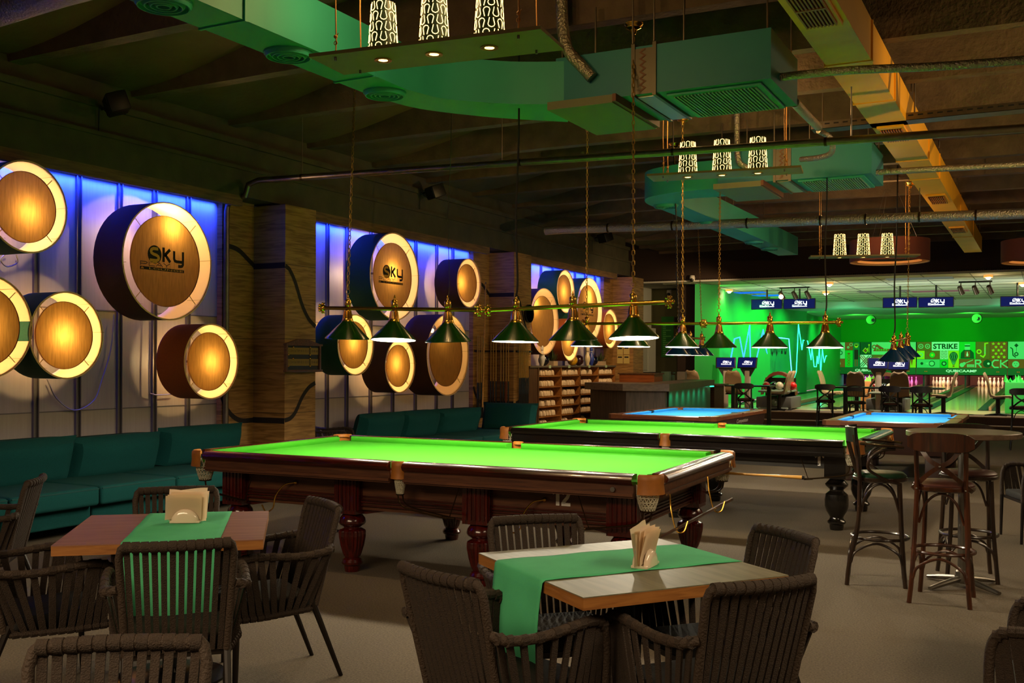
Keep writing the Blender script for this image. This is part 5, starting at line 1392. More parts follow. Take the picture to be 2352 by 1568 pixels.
# moulded seats (face +y)
def make_seat(label, n, grp):
    t = T('bowling_chair', label, 'chair', (0, 0, 0), 0, grp)
    for i in range(n):
        x0 = (i-(n-1)/2)*.48
        m = MB(); pr = [(.24, .42), (.22, .445), (.05, .44), (-.1, .43), (-.18, .46), (-.21, .55), (-.23, .7), (-.26, .82), (-.30, .93), (-.33, .99)]
        rg = []
        for k, (y, z) in enumerate(pr):
            q = k/(len(pr)-1); w = .215*(.85, 1, 1, 1, 1, 1, 1, .97, .84, .5)[k]
            d = .02
            rg.append([Vector((x0-w, y, z+d)), Vector((x0-w*.5, y, z-d*.2)), Vector((x0+w*.5, y, z-d*.2)), Vector((x0+w, y, z+d)), Vector((x0+w, y-.035, z-.035+d)), Vector((x0, y-.04, z-.045)), Vector((x0-w, y-.035, z-.035+d))])
        m.ring(rg); m.build('seat_shell', M_beige, t, ang=70)
        MB().cyl((x0, -.05, .02), (x0, -.05, .41), .05, n=12).build('pedestal', M_dkmetal, t)
        m = MB()
        for a in range(4): u = Vector((cos(a*pi/2+.6), sin(a*pi/2+.6), 0)); m.tube([Vector((x0, -.05, .03)), Vector((x0, -.05, .0))+u*.33+Vector((0, 0, .012))], [.03, .014], 6)
        m.build('star_foot', M_black, t)
    m = MB(); m.bx((-.24*n, -.15, .385), (.24*n, .1, .415)); m.build('seat_rail', M_black, t)
    return t
GS2 = 'beige moulded seats on the bowling platform'
s0 = make_seat('beige seat seen from behind left of the second console', 1, GS2); p = ay(1692, 855, 25.95); put(s0, p.x, 25.95, 85, .36)
p = ay(1782, 935, 26.0); s2 = make_seat('pair of beige seats in profile facing the left ball return', 2, GS2); put(s2, p.x, 26.35, 182, .36)
p = ay(1896, 860, 26.6); put(dup(s2, label='pair of beige seats turned away right of the neon line'), p.x, 27.6, 5, .36)
p = ay(1968, 866, 25.9); put(dup(s0, label='beige seat seen from behind above the slat back stool'), p.x, 25.95, 90, .36)
p = ay(2068, 868, 25.9); put(dup(s0, label='beige seat seen from behind below the fourth console'), p.x, 25.95, 90, .36)
p = ay(1600, 855, 26.0); put(dup(s0, label='beige seat back half hidden behind the reception counter'), p.x, 26.0, 80, .36)
p = ay(2158, 940, 25.9); put(dup(s0, label='beige seat in profile facing left in front of the third lane pins'), p.x, 26.3, 180, .36)
p = ay(2296, 950, 25.9); put(dup(s0, label='beige seat in profile facing right in front of the fourth lane pins'), p.x, 26.3, 0, .36)
# ball returns
def ball_return(label, x, y, col, rimc, n):
    t = T('ball_return', label, 'ball return', (x, y, .36))
    m = MB(); rg = []
    for i in range(13):
        a = pi*i/12
        rg.append([Vector((-.1-.45*cos(a), q, .35+.62*sin(a)*s)) for q, s in ((0, 1), (.35, 1), (.35, .86), (0, .86))])
    m.ring(rg); m.build('arched_hood', mat('hood_'+rimc[1:], rimc, .4), t, ang=50)
    m = MB(); m.bx((-.5, .3, .1), (.3, .36, .8)); m.build('hood_back', M_black, t)
    m = MB(); m.rbox((0, -.3, .18), (.9, 1.2, .3), .04, 2); m.build('base', mat('grey_return_base', '#5a5a58', .5), t)
    m = MB(); m.rbox((0, -.45, .47), (.75, 1.1, .05), .02, 2); m.rbox((0, -.45, .03), (.75, 1.1, .06), .02, 2); m.build('ball_tray', mat('pale_return_tray', '#7a8478', .4), t)
    return t
BC = ('#7a1010', '#0c0c12', '#c8b8a0', '#0c5028', '#c01818', '#102058')
for (px, py, n, rim, lb) in ((1800, 905, 1, '#6a2a1a', 'ball return with an arched hood between the left consoles and the profile seats'), (2052, 905, 2, '#503020', 'ball return half hidden behind the fourth console')):
    p = ay(px, py, 27.0); ball_return(lb, p.x-.1, 27.2, '', rim, n)
    for k in range(5):
        ball(('red', 'black', 'cream', 'green', 'bright red')[k]+' bowling ball in the tray of the %s ball return' % ('left', 'right')[n-1], p.x-.36+.17*k+(0), 26.6+.11*(k % 2), .86, .105, BC[k], 'balls in the return trays', nz=.3)
    ball('cream and green bowling ball on the lower rack of the %s ball return' % ('left', 'right')[n-1], p.x-.05, 26.35, .44, .11, '#0c5028' if n == 2 else '#8aa088', 'balls in the return trays')
# green and orange bins by the lanes
def bin_(label, px, py, y, w, h, col, leaf):
    p = ay(px, py, y); t = T('planter_box', label, 'planter', (p.x, y, .37))
    MB().rbox((0, 0, h/2), (w, .4, h), .03, 2).build('box_body', mat('bin_'+col[1:], col, .6), t)
    m = MB(); r = random.Random(px)
    for i in range(24):
        x = r.uniform(-w/2, w/2); m.add([(x-.05, r.uniform(-.1, .1), h), (x+.05, r.uniform(-.1, .1), h), (x+r.uniform(-.08, .08), 0, h+r.uniform(.05, .2))], [(0, 1, 2)])
    m.build('cut_leaf', mat('leaf_'+leaf[1:], leaf, .6, emit=leaf, es=.3), t)
bin_('orange planter with green leaves behind the slat back stool', 2002, 925, 28.0, .5, .72, '#a06a34', '#60b030')
bin_('bright green planter with leaves beside the right profile seat', 2335, 930, 27.4, .5, .75, '#20a040', '#20c040')
# lane gutters and dividers, pins
lane_x = [-7.02+1.78*i for i in range(5)]
def lz(y): return .37+(y-28.5)*(.23/20.5)
M_gut = mat('dark_gutter', '#141820', .35)
M_pinkln = glow('pink_lane_edge', '#ff8ad0', 1.6)
PX = [ay(1983, 889, 46.8).x, ay(2073, 889, 46.8).x, ay(2166, 889, 46.8).x, ay(2273, 889, 46.8).x, ay(2366, 889, 46.8).x]
for i, x in enumerate(PX):
    t = T('lane_gutter', 'dark gutter pair of bowling lane, %s from the left' % ('first', 'second', 'third', 'fourth', 'fifth')[i], 'gutter', (x, 28.5, .37))
    for s in (-1, 1):
        m = MB(); m.add([(s*.53, 0, .012), (s*.77, 0, .012), (s*.77, 20.3, .012+.228), (s*.53, 20.3, .012+.228)], [(0, 1, 2, 3)]); m.build('gutter', M_gut, t)
    m = MB()
    sd = 1
    m.prism([(.79, 0), (.85, 0.0), (.85, .09), (.79, .09)], (0, 0, .01), (1, 0, 0), (0, 0, 1), (0, 18.0, .2)); m.build('lane_divider', mat('tan_divider', '#8a6a4a', .3), t)
    if i < 2:
        for s in (-1, 1): m = MB(); m.add([(s*.79, .3, .03), (s*.84, .3, .03), (s*.84, 16, .21), (s*.79, 16, .21)], [(0, 1, 2, 3)]); m.build('glowing_edge', M_pinkln, t)
p0 = make_pin('x', M_pinw, M_pinr); pused = False
pc = ['violet lit', 'pink lit', 'warm lit third lane', 'warm lit fourth lane', 'warm lit fifth lane']
plc = [(.55, .1, 1), (1, .15, .75), (1, .62, .42), (1, .66, .42), (1, .66, .42)]
M_pit = mat('pit_curtain', '#7a4a44', .8, noise=.2, nscale=6, stretch=(20, 1, .3))
for i, x in enumerate(PX):
    y0 = 46.9; k = 0
    for r_ in range(4):
        for c_ in range(r_+1):
            o = p0 if not pused else dup(p0); pused = True
            yy = y0+r_*.264; o.location = (x+(c_-r_/2)*.305, yy, lz(yy)); o['label'] = 'white bowling pin in the %s rack at the end of the lanes' % pc[i]; o['group'] = 'pins of the %s rack' % pc[i]
    cur = MB().bx((x-.85, 48.6, .5), (x+.85, 48.65, 1.6)).build('pit_curtain', M_pit); tag(cur, 'ribbed curtain behind the %s pins' % pc[i], 'curtain')
    light('AREA', (x, 46.6, 1.38), 26 if i > 1 else 30, plc[i], cur, shape='RECTANGLE', size=1.4, size_y=.25, rot=(R(40), 0, 0))
    q = MB().bx((x+.86, 46.4, .4), (x+.92, 48.7, 1.5)).build('pit_partition', M_black); tag(q, 'dark partition right of the %s pins' % pc[i], 'partition')
# masking units with artwork
ART = {}
def am(c): 
    if c not in ART: ART[c] = mat('art_'+c[1:], c, .8, emit=c, es=.5)  # artwork emits faintly so its colours hold under the green light
    return ART[c]
MY = 46.0
def pt(px, py): p = ay(px, py, MY); return p.x, p.z
zt, zb_ = 2.44, 1.36
def tile(par, px0, px1, f0, f1, c, name='artwork_tile'):
    x0, x1 = pt(px0, 800)[0], pt(px1, 800)[0]; z0, z1 = zt-(zt-zb_)*f1, zt-(zt-zb_)*f0
    o = MB().bx((x0+.004, MY-.02, z0+.004), (x1-.004, MY, z1-.004)).build(name, am(c), par)
    return ((x0+x1)/2, (z0+z1)/2, x1-x0, z1-z0)
def Y(k=1): return MY-.02-.006*k
G1, G2, G3, G4, BR, DG, OL = '#58c878', '#10b828', '#0c6a34', '#88c818', '#704a1c', '#06461e', '#5a5a1c'
def star(m, cx, cz, r, k=1):
    m.flat([(cx+(r if j % 2 == 0 else r*.4)*sin(pi*j/5), cz+(r if j % 2 == 0 else r*.4)*cos(pi*j/5)) for j in range(10)], (0, Y(k), 0), (1, 0, 0), (0, 0, 1))
XZ = ((1, 0, 0), (0, 0, 1))
units = []
for i, (a, b) in enumerate(((1905, 2104), (2104, 2314), (2314, 2520))):
    x0, x1 = pt(a, 800)[0], pt(b, 800)[0]
    t = T('masking_unit', ('left', 'middle', 'right edge')[i]+' green artwork masking unit above the pins', 'masking unit', ((x0+x1)/2*0, 0, 0), 0, 'masking units above the lanes')
    MB().bx((x0+.01, MY, 1.05), (x1-.01, MY+.06, zt)).build('backing_board', M_dark, t)
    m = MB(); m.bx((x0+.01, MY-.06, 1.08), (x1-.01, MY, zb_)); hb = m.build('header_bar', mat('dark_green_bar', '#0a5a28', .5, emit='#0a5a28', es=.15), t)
    m = MB(); cx = pt((1997, 2208, 2410)[i], 850)[0]; put_text(m, 'QUBICAAMF', (cx-.58, MY-.066, 1.17), *XZ, 1.16, .12, 0, .025); m.build('bar_lettering', mat('bar_white', '#c8f4d4', .6, emit='#c8f4d4', es=.55), hb, smooth=False)  # glow put into the letters so they read whiter on the bar
    m = MB()
    for px in (1925, 1929, 2084, 2088) if i == 0 else ((2125, 2129, 2290, 2294) if i == 1 else (2337, 2341)):
        m.disc((pt(px, 850)[0], 1.21), .025, (0, MY-.064, 0), *XZ, 10)
    m.build('indicator_lamp', am('#a85a20'), hb, smooth=False); units.append(t)
u0, u1, u2 = units
def deco(par, c): 
    m = MB(); return m, lambda nm='artwork_motif': m.build(nm, am(c), par, smooth=False)
# left unit
cx, cz, w, h = tile(u0, 1907, 1941, 0, .66, G1)
m, f = deco(u0, G3); m.disc((cx+.12, cz-.1), .1, (0, Y(), 0), *XZ, 20, r0=.06); m.stroke([(cx-.15, cz+.25), (cx-.12, cz-.1), (cx-.05, cz-.28), (cx+.08, cz-.22)], .03, (0, Y(), 0), *XZ); m.stroke([(cx+.12, cz), (cx+.12, cz+.3)], .012, (0, Y(), 0), *XZ); f()
cx, cz, w, h = tile(u0, 1907, 1941, .66, 1, BR)
m, f = deco(u0, G1); m.disc((cx, cz-.02), .13, (0, Y(), 0), *XZ, 20); f()
m, f = deco(u0, BR)
for a, b in ((-.04, .03), (.04, .03), (0, -.05)): m.disc((cx+a, cz+b-.02), .016, (0, Y(2), 0), *XZ, 8)
f()
tile(u0, 1941, 1959, 0, .32, BR); cx, cz, w, h = tile(u0, 1941, 1959, .32, 1, G2)
m, f = deco(u0, OL)
for k in range(4): m.stroke([(cx-.06, cz-.25+.12*k), (cx, cz-.19+.12*k), (cx+.06, cz-.25+.12*k), (cx, cz-.31+.12*k)], .02, (0, Y(), 0), *XZ, closed=True)
m.disc((cx, cz+.22), .06, (0, Y(), 0), *XZ, 14, r2=.035); f()
m, f = deco(u0, G1); p = pt(1954, 790); m.disc((p[0]+.02, zt-.1), .07, (0, Y(), 0), *XZ, 16, r0=.05); m.disc((p[0]-.1, zt-.22), .05, (0, Y(), 0), *XZ, 16, r0=.02); f()
cx, cz, w, h = tile(u0, 1959, 1975, 0, 1, G3)
m, f = deco(u0, '#1c1c14'); m.flat([(cx-.08, cz-.2), (cx+.08, cz-.2), (cx+.08, cz+.22), (cx-.08, cz+.22)], (0, Y(), 0), *XZ); m.flat([(cx-.05, cz+.38), (cx+.05, cz+.38), (cx+.05, cz+.43), (cx-.05, cz+.43)], (0, Y(2), 0), *XZ); f()
m, f = deco(u0, G4); m.disc((cx, cz+.37), .075, (0, Y(1), 0), *XZ, 14)
for k in range(7): a = pi*(k+.5)/7; m.flat([(cx+.07*cos(a-.15), cz+.39+.07*sin(a-.15)), (cx+.07*cos(a+.15), cz+.39+.07*sin(a+.15)), (cx+.13*cos(a), cz+.39+.13*sin(a))], (0, Y(), 0), *XZ)
f()
m, f = deco(u0, BR); m.stroke([(cx-.04, cz-.2), (cx-.04, cz-.5)], .035, (0, Y(), 0), *XZ); m.stroke([(cx+.04, cz-.2), (cx+.04, cz-.5)], .035, (0, Y(), 0), *XZ); f()
cx, cz, w, h = tile(u0, 1976, 2002, 0, .5, DG)
m, f = deco(u0, G4); m.stroke([(cx-.12, cz-.1), (cx, cz-.2), (cx+.08, cz-.1), (cx-.02, cz+.02)], .03, (0, Y(), 0), *XZ, closed=True); m.disc((cx+.13, cz+.15), .035, (0, Y(), 0), *XZ, 12); m.stroke([(cx+.13, cz+.13), (cx+.13, cz-.18)], .02, (0, Y(), 0), *XZ); m.stroke([(cx+.07, cz+.02), (cx+.07, cz-.1)], .04, (0, Y(), 0), *XZ); f()
m, f = deco(u0, BR); m.disc((cx-.02, cz-.09), .06, (0, Y(2), 0), *XZ, 4); f()
cx, cz, w, h = tile(u0, 1976, 2002, .5, 1, '#a8e8c0')
m, f = deco(u0, G3)
for k in range(-3, 4): m.stroke([(cx+k*.09-.22, cz-.24), (cx+k*.09+.22, cz+.24)], .035, (0, Y(), 0), *XZ) if abs(k) < 2 else None
f()
m, f = deco(u0, BR)
for k in (-1, 0, 1): m.stroke([(cx+k*.09+.2, cz-.24), (cx+k*.09-.2, cz+.24)], .03, (0, Y(2), 0), *XZ)
f()
cx, cz, w, h = tile(u0, 2002, 2048, 0, .5, G1)
m, f = deco(u0, BR); m.flat([(cx-.34, cz-.12), (cx+.32, cz-.12), (cx+.34, cz-.02), (cx-.28, cz-.0)], (0, Y(), 0), *XZ); m.stroke([(cx-.22, cz+.14), (cx+.06, cz-.04)], .11, (0, Y(), 0), *XZ); m.disc((cx-.3, cz+.07), .09, (0, Y(), 0), *XZ, 18, r0=.05); f()
m, f = deco(u0, G2)
for k in range(5): m.disc((cx-.2+.1*k, cz-.06), .035, (0, Y(2), 0), *XZ, 12)
f()
cx, cz, w, h = tile(u0, 2002, 2048, .5, 1, OL); m, f = deco(u0, G4); m.disc((cx-.1, cz+.03), .13, (0, Y(), 0), *XZ, 18, r0=.08); m.flat([(cx+.1, cz-.2), (cx+.3, cz-.2), (cx+.2, cz+.1)], (0, Y(), 0), *XZ); f()
tile(u0, 2048, 2078, 0, .5, G2); tile(u0, 2048, 2078, .5, 1, DG); tile(u0, 2078, 2104, 0, .5, G1); cx, cz, w, h = tile(u0, 2078, 2104, .5, 1, G4)
m, f = deco(u0, BR); m.flat([(cx-.02, cz+.24), (cx+.14, cz+.24), (cx+.06, cz-.2)], (0, Y(), 0), *XZ); f()
# middle unit
cx, cz, w, h = tile(u1, 2106, 2140, 0, .34, OL)
m, f = deco(u1, G1)
for s in (-1, 1): m.disc((cx+s*.13, cz), .1, (0, Y(), 0), *XZ, 18, r0=.07); m.flat([(cx+s*.13-.04, cz-.02), (cx+s*.13+.04, cz-.02), (cx+s*.13, cz+.04)], (0, Y(), 0), *XZ)
f()
cx, cz, w, h = tile(u1, 2140, 2203, 0, .34, '#88e8a8')
m, f = deco(u1, '#0a3a18'); put_text(m, 'STRIKE', (cx-.47, Y(), cz-.11), *XZ, .94, .22, 0, .035)
for k in (-.35, -.18, .0, .15, .3): m.bx((cx+k-.09, Y()-.001, cz-.115), (cx+k-.02, Y(), cz-.09))
f('artwork_lettering')
cx, cz, w, h = tile(u1, 2106, 2124, .34, .67, G4); m, f = deco(u1, G1); m.disc((cx, cz), .1, (0, Y(), 0), *XZ, 16, r0=.06); f()
cx, cz, w, h = tile(u1, 2124, 2159, .34, .67, OL); m, f = deco(u1, BR); m.flat([(cx-.24, cz), (cx-.1, cz+.1), (cx+.1, cz+.1), (cx+.24, cz), (cx+.1, cz-.1), (cx-.1, cz-.1)], (0, Y(), 0), *XZ); f()
m, f = deco(u1, G2); m.disc((cx, cz), .11, (0, Y(2), 0), *XZ, 20, r0=.05); f(); m, f = deco(u1, G4); m.disc((cx, cz), .05, (0, Y(3), 0), *XZ, 14); f()
cx, cz, w, h = tile(u1, 2159, 2178, .34, .67, '#90e0a0'); m, f = deco(u1, DG)
for k in range(5): m.stroke([(cx-.13+.065*j, cz-.14+.065*k+(.04 if j % 2 else 0)) for j in range(5)], .018, (0, Y(), 0), *XZ)
f()
cx, cz, w, h = tile(u1, 2106, 2159, .67, 1, '#40b868'); m, f = deco(u1, DG); m.disc((cx+.14, cz), .12, (0, Y(), 0), *XZ, 20, r0=.09); m.disc((cx-.25, cz), .06, (0, Y(), 0), *XZ, 8); f(); m, f = deco(u1, G1); m.disc((cx+.14, cz), .07, (0, Y(), 0), *XZ, 16); m.flat([(cx-.1, cz-.03), (cx+.08, cz-.06), (cx+.08, cz+.06), (cx-.1, cz+.03)], (0, Y(), 0), *XZ); f()
cx, cz, w, h = tile(u1, 2159, 2178, .67, 1, G2); m, f = deco(u1, DG); m.disc((cx, cz), .1, (0, Y(), 0), *XZ, 18); f(); m, f = deco(u1, G1); star(m, cx, cz, .08, 2); f()
cx, cz, w, h = tile(u1, 2178, 2203, .34, 1, G4); m, f = deco(u1, DG); m.disc((cx, cz+.12), .16, (0, Y(), 0), *XZ, 20, r2=.19); m.flat([(cx-.13, cz+.02), (cx+.13, cz+.02), (cx+.04, cz-.22), (cx-.04, cz-.22)], (0, Y(), 0), *XZ); f()
m, f = deco(u1, G1)
for k in (-.09, -.03, .03, .09): m.stroke([(cx+k*.3, cz-.2), (cx+k*1.25, cz+.1), (cx+k*.8, cz+.27)], .012, (0, Y(2), 0), *XZ)
f(); m, f = deco(u1, BR); m.bx((cx-.035, Y(2), cz-.31), (cx+.035, Y(1), cz-.25)); f()
cx, cz, w, h = tile(u1, 2203, 2241, 0, .66, G2)
m, f = deco(u1, DG); m.flat([(cx-.26, cz-.34), (cx-.24, cz-.1), (cx-.12, cz+.03), (cx+.12, cz+.03), (cx+.24, cz-.1), (cx+.26, cz-.34)], (0, Y(), 0), *XZ); m.bx((cx-.1, Y(3), cz+.16), (cx+.1, Y(2), cz+.21)); f()
m, f = deco(u1, G1); m.flat([(cx-.1, cz+.02), (cx+.1, cz+.02), (cx+.1, cz+.26), (cx-.1, cz+.26)], (0, Y(1.5), 0), *XZ); f()
m, f = deco(u1, BR); m.flat([(cx-.1, cz-.28), (cx+.1, cz-.28), (cx+.1, cz-.03), (cx-.1, cz-.03)], (0, Y(2), 0), *XZ); f()
m, f = deco(u1, '#a0f0b0'); m.flat([(cx-.03, cz-.24), (cx+.03, cz-.24), (cx+.035, cz-.16), (cx+.012, cz-.1), (cx+.016, cz-.06), (cx-.016, cz-.06), (cx-.012, cz-.1), (cx-.035, cz-.16)], (0, Y(3), 0), *XZ); f()
cx, cz, w, h = tile(u1, 2203, 2240, .66, 1, BR); m, f = deco(u1, G1); m.disc((cx-.19, cz-.06), .09, (0, Y(), 0), *XZ, 14); m.disc((cx-.11, cz-.0), .06, (0, Y(), 0), *XZ, 14); m.stroke([(cx-.1, cz), (cx+.22, cz+.15)], .03, (0, Y(), 0), *XZ)
for k in range(5): m.bx((cx+.0+.055*k, Y(), cz-.15), (cx+.04+.055*k, Y(0), cz-.03))
f()
cx, cz, w, h = tile(u1, 2241, 2274, 0, .66, OL); m, f = deco(u1, G4); m.stroke([(cx+.2, cz+.3), (cx+.08, cz+.28), (cx+.08, cz-.18), (cx+.02, cz-.27), (cx-.1, cz-.2)], .055, (0, Y(), 0), *XZ); m.disc((cx-.14, cz-.05), .1, (0, Y(), 0), *XZ, 14, r0=.05); f(); m, f = deco(u1, G1)
for k in range(4): m.disc((cx+.08, cz+.12-.08*k), .028, (0, Y(2), 0), *XZ, 10)
f()
cx, cz, w, h = tile(u1, 2274, 2314, 0, .66, BR); m, f = deco(u1, G4)
for r_ in range(5):
    for k in range(3 if r_ % 2 == 0 else 2): star(m, cx-.2+.2*k+(.1 if r_ % 2 else 0), cz+.27-.135*r_, .075)
f()
cx, cz, w, h = tile(u1, 2240, 2314, .66, 1, BR)
m, f = deco(u1, G1); X = cx-.58; m.stroke([(X, cz-.16), (X, cz+.14), (X+.16, cz+.14), (X+.2, cz+.07), (X+.14, cz), (X, cz)], .055, (0, Y(), 0), *XZ); m.stroke([(X+.1, cz), (X+.22, cz-.16)], .055, (0, Y(), 0), *XZ); X = cx+.02; m.stroke([(X+.26, cz+.14), (X+.1, cz+.14), (X+.02, cz+.05), (X+.02, cz-.06), (X+.1, cz-.15), (X+.26, cz-.15)], .055, (0, Y(), 0), *XZ); X = cx+.35; m.stroke([(X, cz-.16), (X, cz+.16)], .05, (0, Y(), 0), *XZ); m.stroke([(X+.26, cz+.15), (X+.04, cz), (X+.26, cz-.16)], .05, (0, Y(), 0), *XZ); f('artwork_lettering')
m, f = deco(u1, DG); m.disc((cx-.14, cz), .165, (0, Y(), 0), *XZ, 24); f(); m, f = deco(u1, '#a0e8b0'); m.disc((cx-.1, cz), .045, (0, Y(2), 0), *XZ, 12); f()
cx, cz, w, h = tile(u2, 2315, 2354, 0, .66, G1); m, f = deco(u2, DG); m.disc((cx+.0, cz-.15), .08, (0, Y(), 0), *XZ, 16, r0=.04); m.disc((cx, cz+.2), .08, (0, Y(), 0), *XZ, 4); m.stroke([(cx, cz-.1), (cx, cz+.2)], .012, (0, Y(), 0), *XZ); m.stroke([(cx-.22, cz+.12), (cx-.14, cz+.06), (cx-.12, cz-.2), (cx-.02, cz-.28)], .04, (0, Y(), 0), *XZ); f()
cx, cz, w, h = tile(u2, 2315, 2354, .66, 1, BR); m, f = deco(u2, G1); m.disc((cx-.02, cz-.02), .13, (0, Y(), 0), *XZ, 20); f()
m, f = deco(u2, BR)
for a, b in ((-.04, .03), (.04, .03), (0, -.05)): m.disc((cx+a-.02, cz+b-.02), .016, (0, Y(2), 0), *XZ, 8)
f()
tile(u2, 2354, 2520, 0, 1, OL)
# round black speakers on the pale soffit
for i, px in enumerate((1999, 2243)):
    p = ay(px, 727, 42.0); t = T('round_speaker', ('left', 'right')[i]+' round black speaker on the pale green soffit above the lanes', 'speaker', (p.x, 42.0, 3.24))
    m = MB(); m.lathe([(.0, 0), (.17, .0), (.19, .05), (.19, .1)], 24, M=Matrix.Rotation(R(90), 4, 'X') @ Matrix.Translation((0, 0, -.1)) @ Matrix.Scale(-1, 4, (0, 0, 1))); m.build('speaker_body', M_black, t)
    m = MB(); m.disc((0, 0), .06, (0, -.11, 0), *XZ, 16); m.build('speaker_cone', mat('grey_cone', '#3a4040', .5), t)
# neon heartbeat line on the left green wall
def neon(label, pts, col, lc, e):
    P = [ax(a, b, -7.78) for a, b in pts]; o = P[0]
    t = MB().tube([p-o for p in P], .016, 6).build('neon_line', glow('neon_'+col[1:], col, 5)); t.location = o; tag(t, label, 'neon light')
    for a, b in zip(P[::2], P[1::2]):
        pass
    return t
neon('blue neon heartbeat line on the left green wall', [(1673, 853), (1687, 778), (1699, 774), (1708, 822), (1722, 747), (1724, 852), (1732, 848), (1753, 757), (1763, 822), (1768, 795)], '#2a6cff', 0, 0)
neon('pale blue neon zigzag section behind the lamp shade', [(1768, 795), (1772, 772), (1780, 775), (1796, 776), (1812, 778), (1820, 878)], '#4a8cff', 0, 0)
neon('turquoise neon heartbeat line near the pins on the left green wall', [(1820, 878), (1829, 853), (1834, 745), (1842, 803), (1845, 781), (1855, 783), (1863, 826), (1865, 800), (1870, 842), (1875, 842), (1877, 818), (1879, 835), (1882, 795), (1885, 858), (1889, 802), (1893, 832), (1897, 817), (1899, 817)], '#28f0b0', 0, 0)
g_ = MB(); A = ax(1770, 806, -7.80); B = ax(1808, 806, -7.80)
gf = MB(); LW = B.y-A.y
for sh in (((.02, .5), (.04, .1), (.09, -.02), (.14, .12), (.16, .5)), ((.2, .5), (.24, .16), (.29, .5)), ((.3, .5), (.34, .0), (.38, .1), (.4, .5)), ((.5, .5), (.49, .13)), ((.6, .5), (.63, .12), (.7, .12), (.73, .5)), ((.82, .5), (.84, .1), (.93, .1), (.94, .5))): gf.stroke([(a*LW, b*.6) for a, b in sh], .10, (0, 0, 0), (0, 1, 0), (0, 0, 1))
o = gf.build('wall_lettering', M_ink, smooth=False); o.location = (A.x, A.y, A.z-.1); tag(o, 'dark handwritten lettering on the left green wall below the neon', 'wall lettering')
# ceiling lamps of the bowling hall
def downl(label, px, py, y, e=6):
    p = ay(px, py, y); t = T('ceiling_downlight', label, 'ceiling light', (p.x, y, 3.62), 0, 'warm downlights in the tiled ceiling')
    MB().lathe([(.10, 0), (.10, -.06), (.085, -.06), (.085, 0)], 20).build('lamp_housing', mat('lit_housing', '#c0a070', .4, emit='#ffb050', es=.8), t)
    m = MB(); m.sphere((0, 0, -.05), .06, 12, 8); m.build('bulb', glow('hot_bulb', '#ffe4b0', 40), t)
    light('POINT', (0, 0, -.22), e, (1, .7, .35), t, shadow_soft_size=.06)
for px, py, y, lb in ((1610, 672, 31, 'warm downlight nearest to the dark column'), (1675, 660, 28.5, 'warm downlight second from the left in the tiled ceiling'), (1905, 645, 27, 'warm downlight left of the hanging cord, upper one'), (1897, 668, 30.5, 'warm downlight on the hanging cord, lower one'), (2270, 637, 26.2, 'warm downlight above the right spotlight rail'), (2349, 662, 29, 'warm downlight cut by the right edge')): downl(lb, px, py, y)
for px0, px1, py, y, lb in ((1795, 1855, 655, 28.3, 'rail with three small spotlights left of the hanging cord'), (2207, 2274, 650, 28.0, 'rail with three dark spotlights at the upper right')):
    a, b = ay(px0, py, y), ay(px1, py, y); t = T('spotlight_rail', lb, 'spotlight', (a.x, y, 3.58)); L = b.x-a.x
    MB().bx((-.05, -.03, .0), (L+.05, .03, .04)).build('rail', M_black, t)
    for k in range(3):
        x = L*k/2; m = MB(); m.cyl((x, 0, 0), (x, 0, -.12), .012, n=6); m.cyl((x-.03, -.05, -.1), (x+.03, .08, -.26), .055, .07, 12); sp = m.build('spotlight', mat('bronze_spot', '#3a2414', .4, .5), t)
        if px0 == 1795 and k == 0: m = MB(); m.sphere((x, -.05, -.22), .06, 10, 8); m.build('lit_bulb', MATS['hot_bulb'], sp)
for i, (px, py, y, w, c, lb) in enumerate(((1722, 657, 30, .9, '#2080ff', 'blue lit ceiling panel'), (1735, 668, 31.5, 1.5, '#1890ff', 'wide blue lit ceiling panel'), (1730, 682, 34.5, 1.4, '#18a0ff', 'blue lit ceiling panel above the left monitors'), (2112, 633, 26.6, 1.5, '#a8b498', 'pale ceiling panel above the hanging cord'), (2030, 665, 31, 1.4, '#a8b498', 'pale ceiling panel left of the blue lamp cord'), (2160, 668, 31.5, 1.5, '#c89a90', 'pinkish ceiling panel right of the blue lamp cord'))):
    p = ay(px, py, y); q = MB().bx((-w/2, -.3, 0), (w/2, .3, .012)).build('ceiling_panel_light', glow('panel_'+c[1:], c, .9 if i < 3 else .3)); q.location = (p.x, y, 3.605); tag(q, lb, 'ceiling panel')
p0_, p1_ = ay(1527, 643, 25.8), ay(1600, 643, 25.8)
q = MB().bx((0, -.15, 0), (p1_.x-p0_.x, .15, .012)).build('air_vent', mat('pale_vent', '#8a9078', .6, noise=.5, nscale=30)); q.location = (p0_.x, 25.8, 3.60); tag(q, 'pale slotted air vent at the edge of the tiled ceiling', 'air vent')
for i, (px, py, y) in enumerate(((1590, 638, 25.35), (1537, 671, 27.3))):
    p = ay(px, py, y); t = T('security_camera', ('white dome camera at the edge of the tiled ceiling', 'small camera on the olive wall')[i], 'camera', p)
    MB().lathe([(.0, -.1), (.06, -.08), (.075, 0), (.06, .06), (0, .06)], 16).build('camera_body', mat('camera_white', '#b8b4a8', .4), t)
    m = MB(); m.sphere((0, -.03, -.05), .055, 10, 8); m.build('lens_dome', M_black, t)
# television cut by the right edge
tv = T('hanging_television', 'black hanging television cut by the right edge under the ceiling', 'television', (-.02, 9.9, 3.08), R(-35))
MB().rbox((.35, 0, 0), (1.0, .07, .56), .02, 2).build('bezel', M_black, tv)
m = MB(); m.bx((-.1, -.04, -.24), (.8, -.034, .24)); m.build('screen', mat('grey_green_screen', '#23301c', .2), tv)
m = MB(); m.cyl((.35, .05, .2), (.35, .05, 1.3), .02, n=8); m.build('ceiling_pole', M_black, tv)

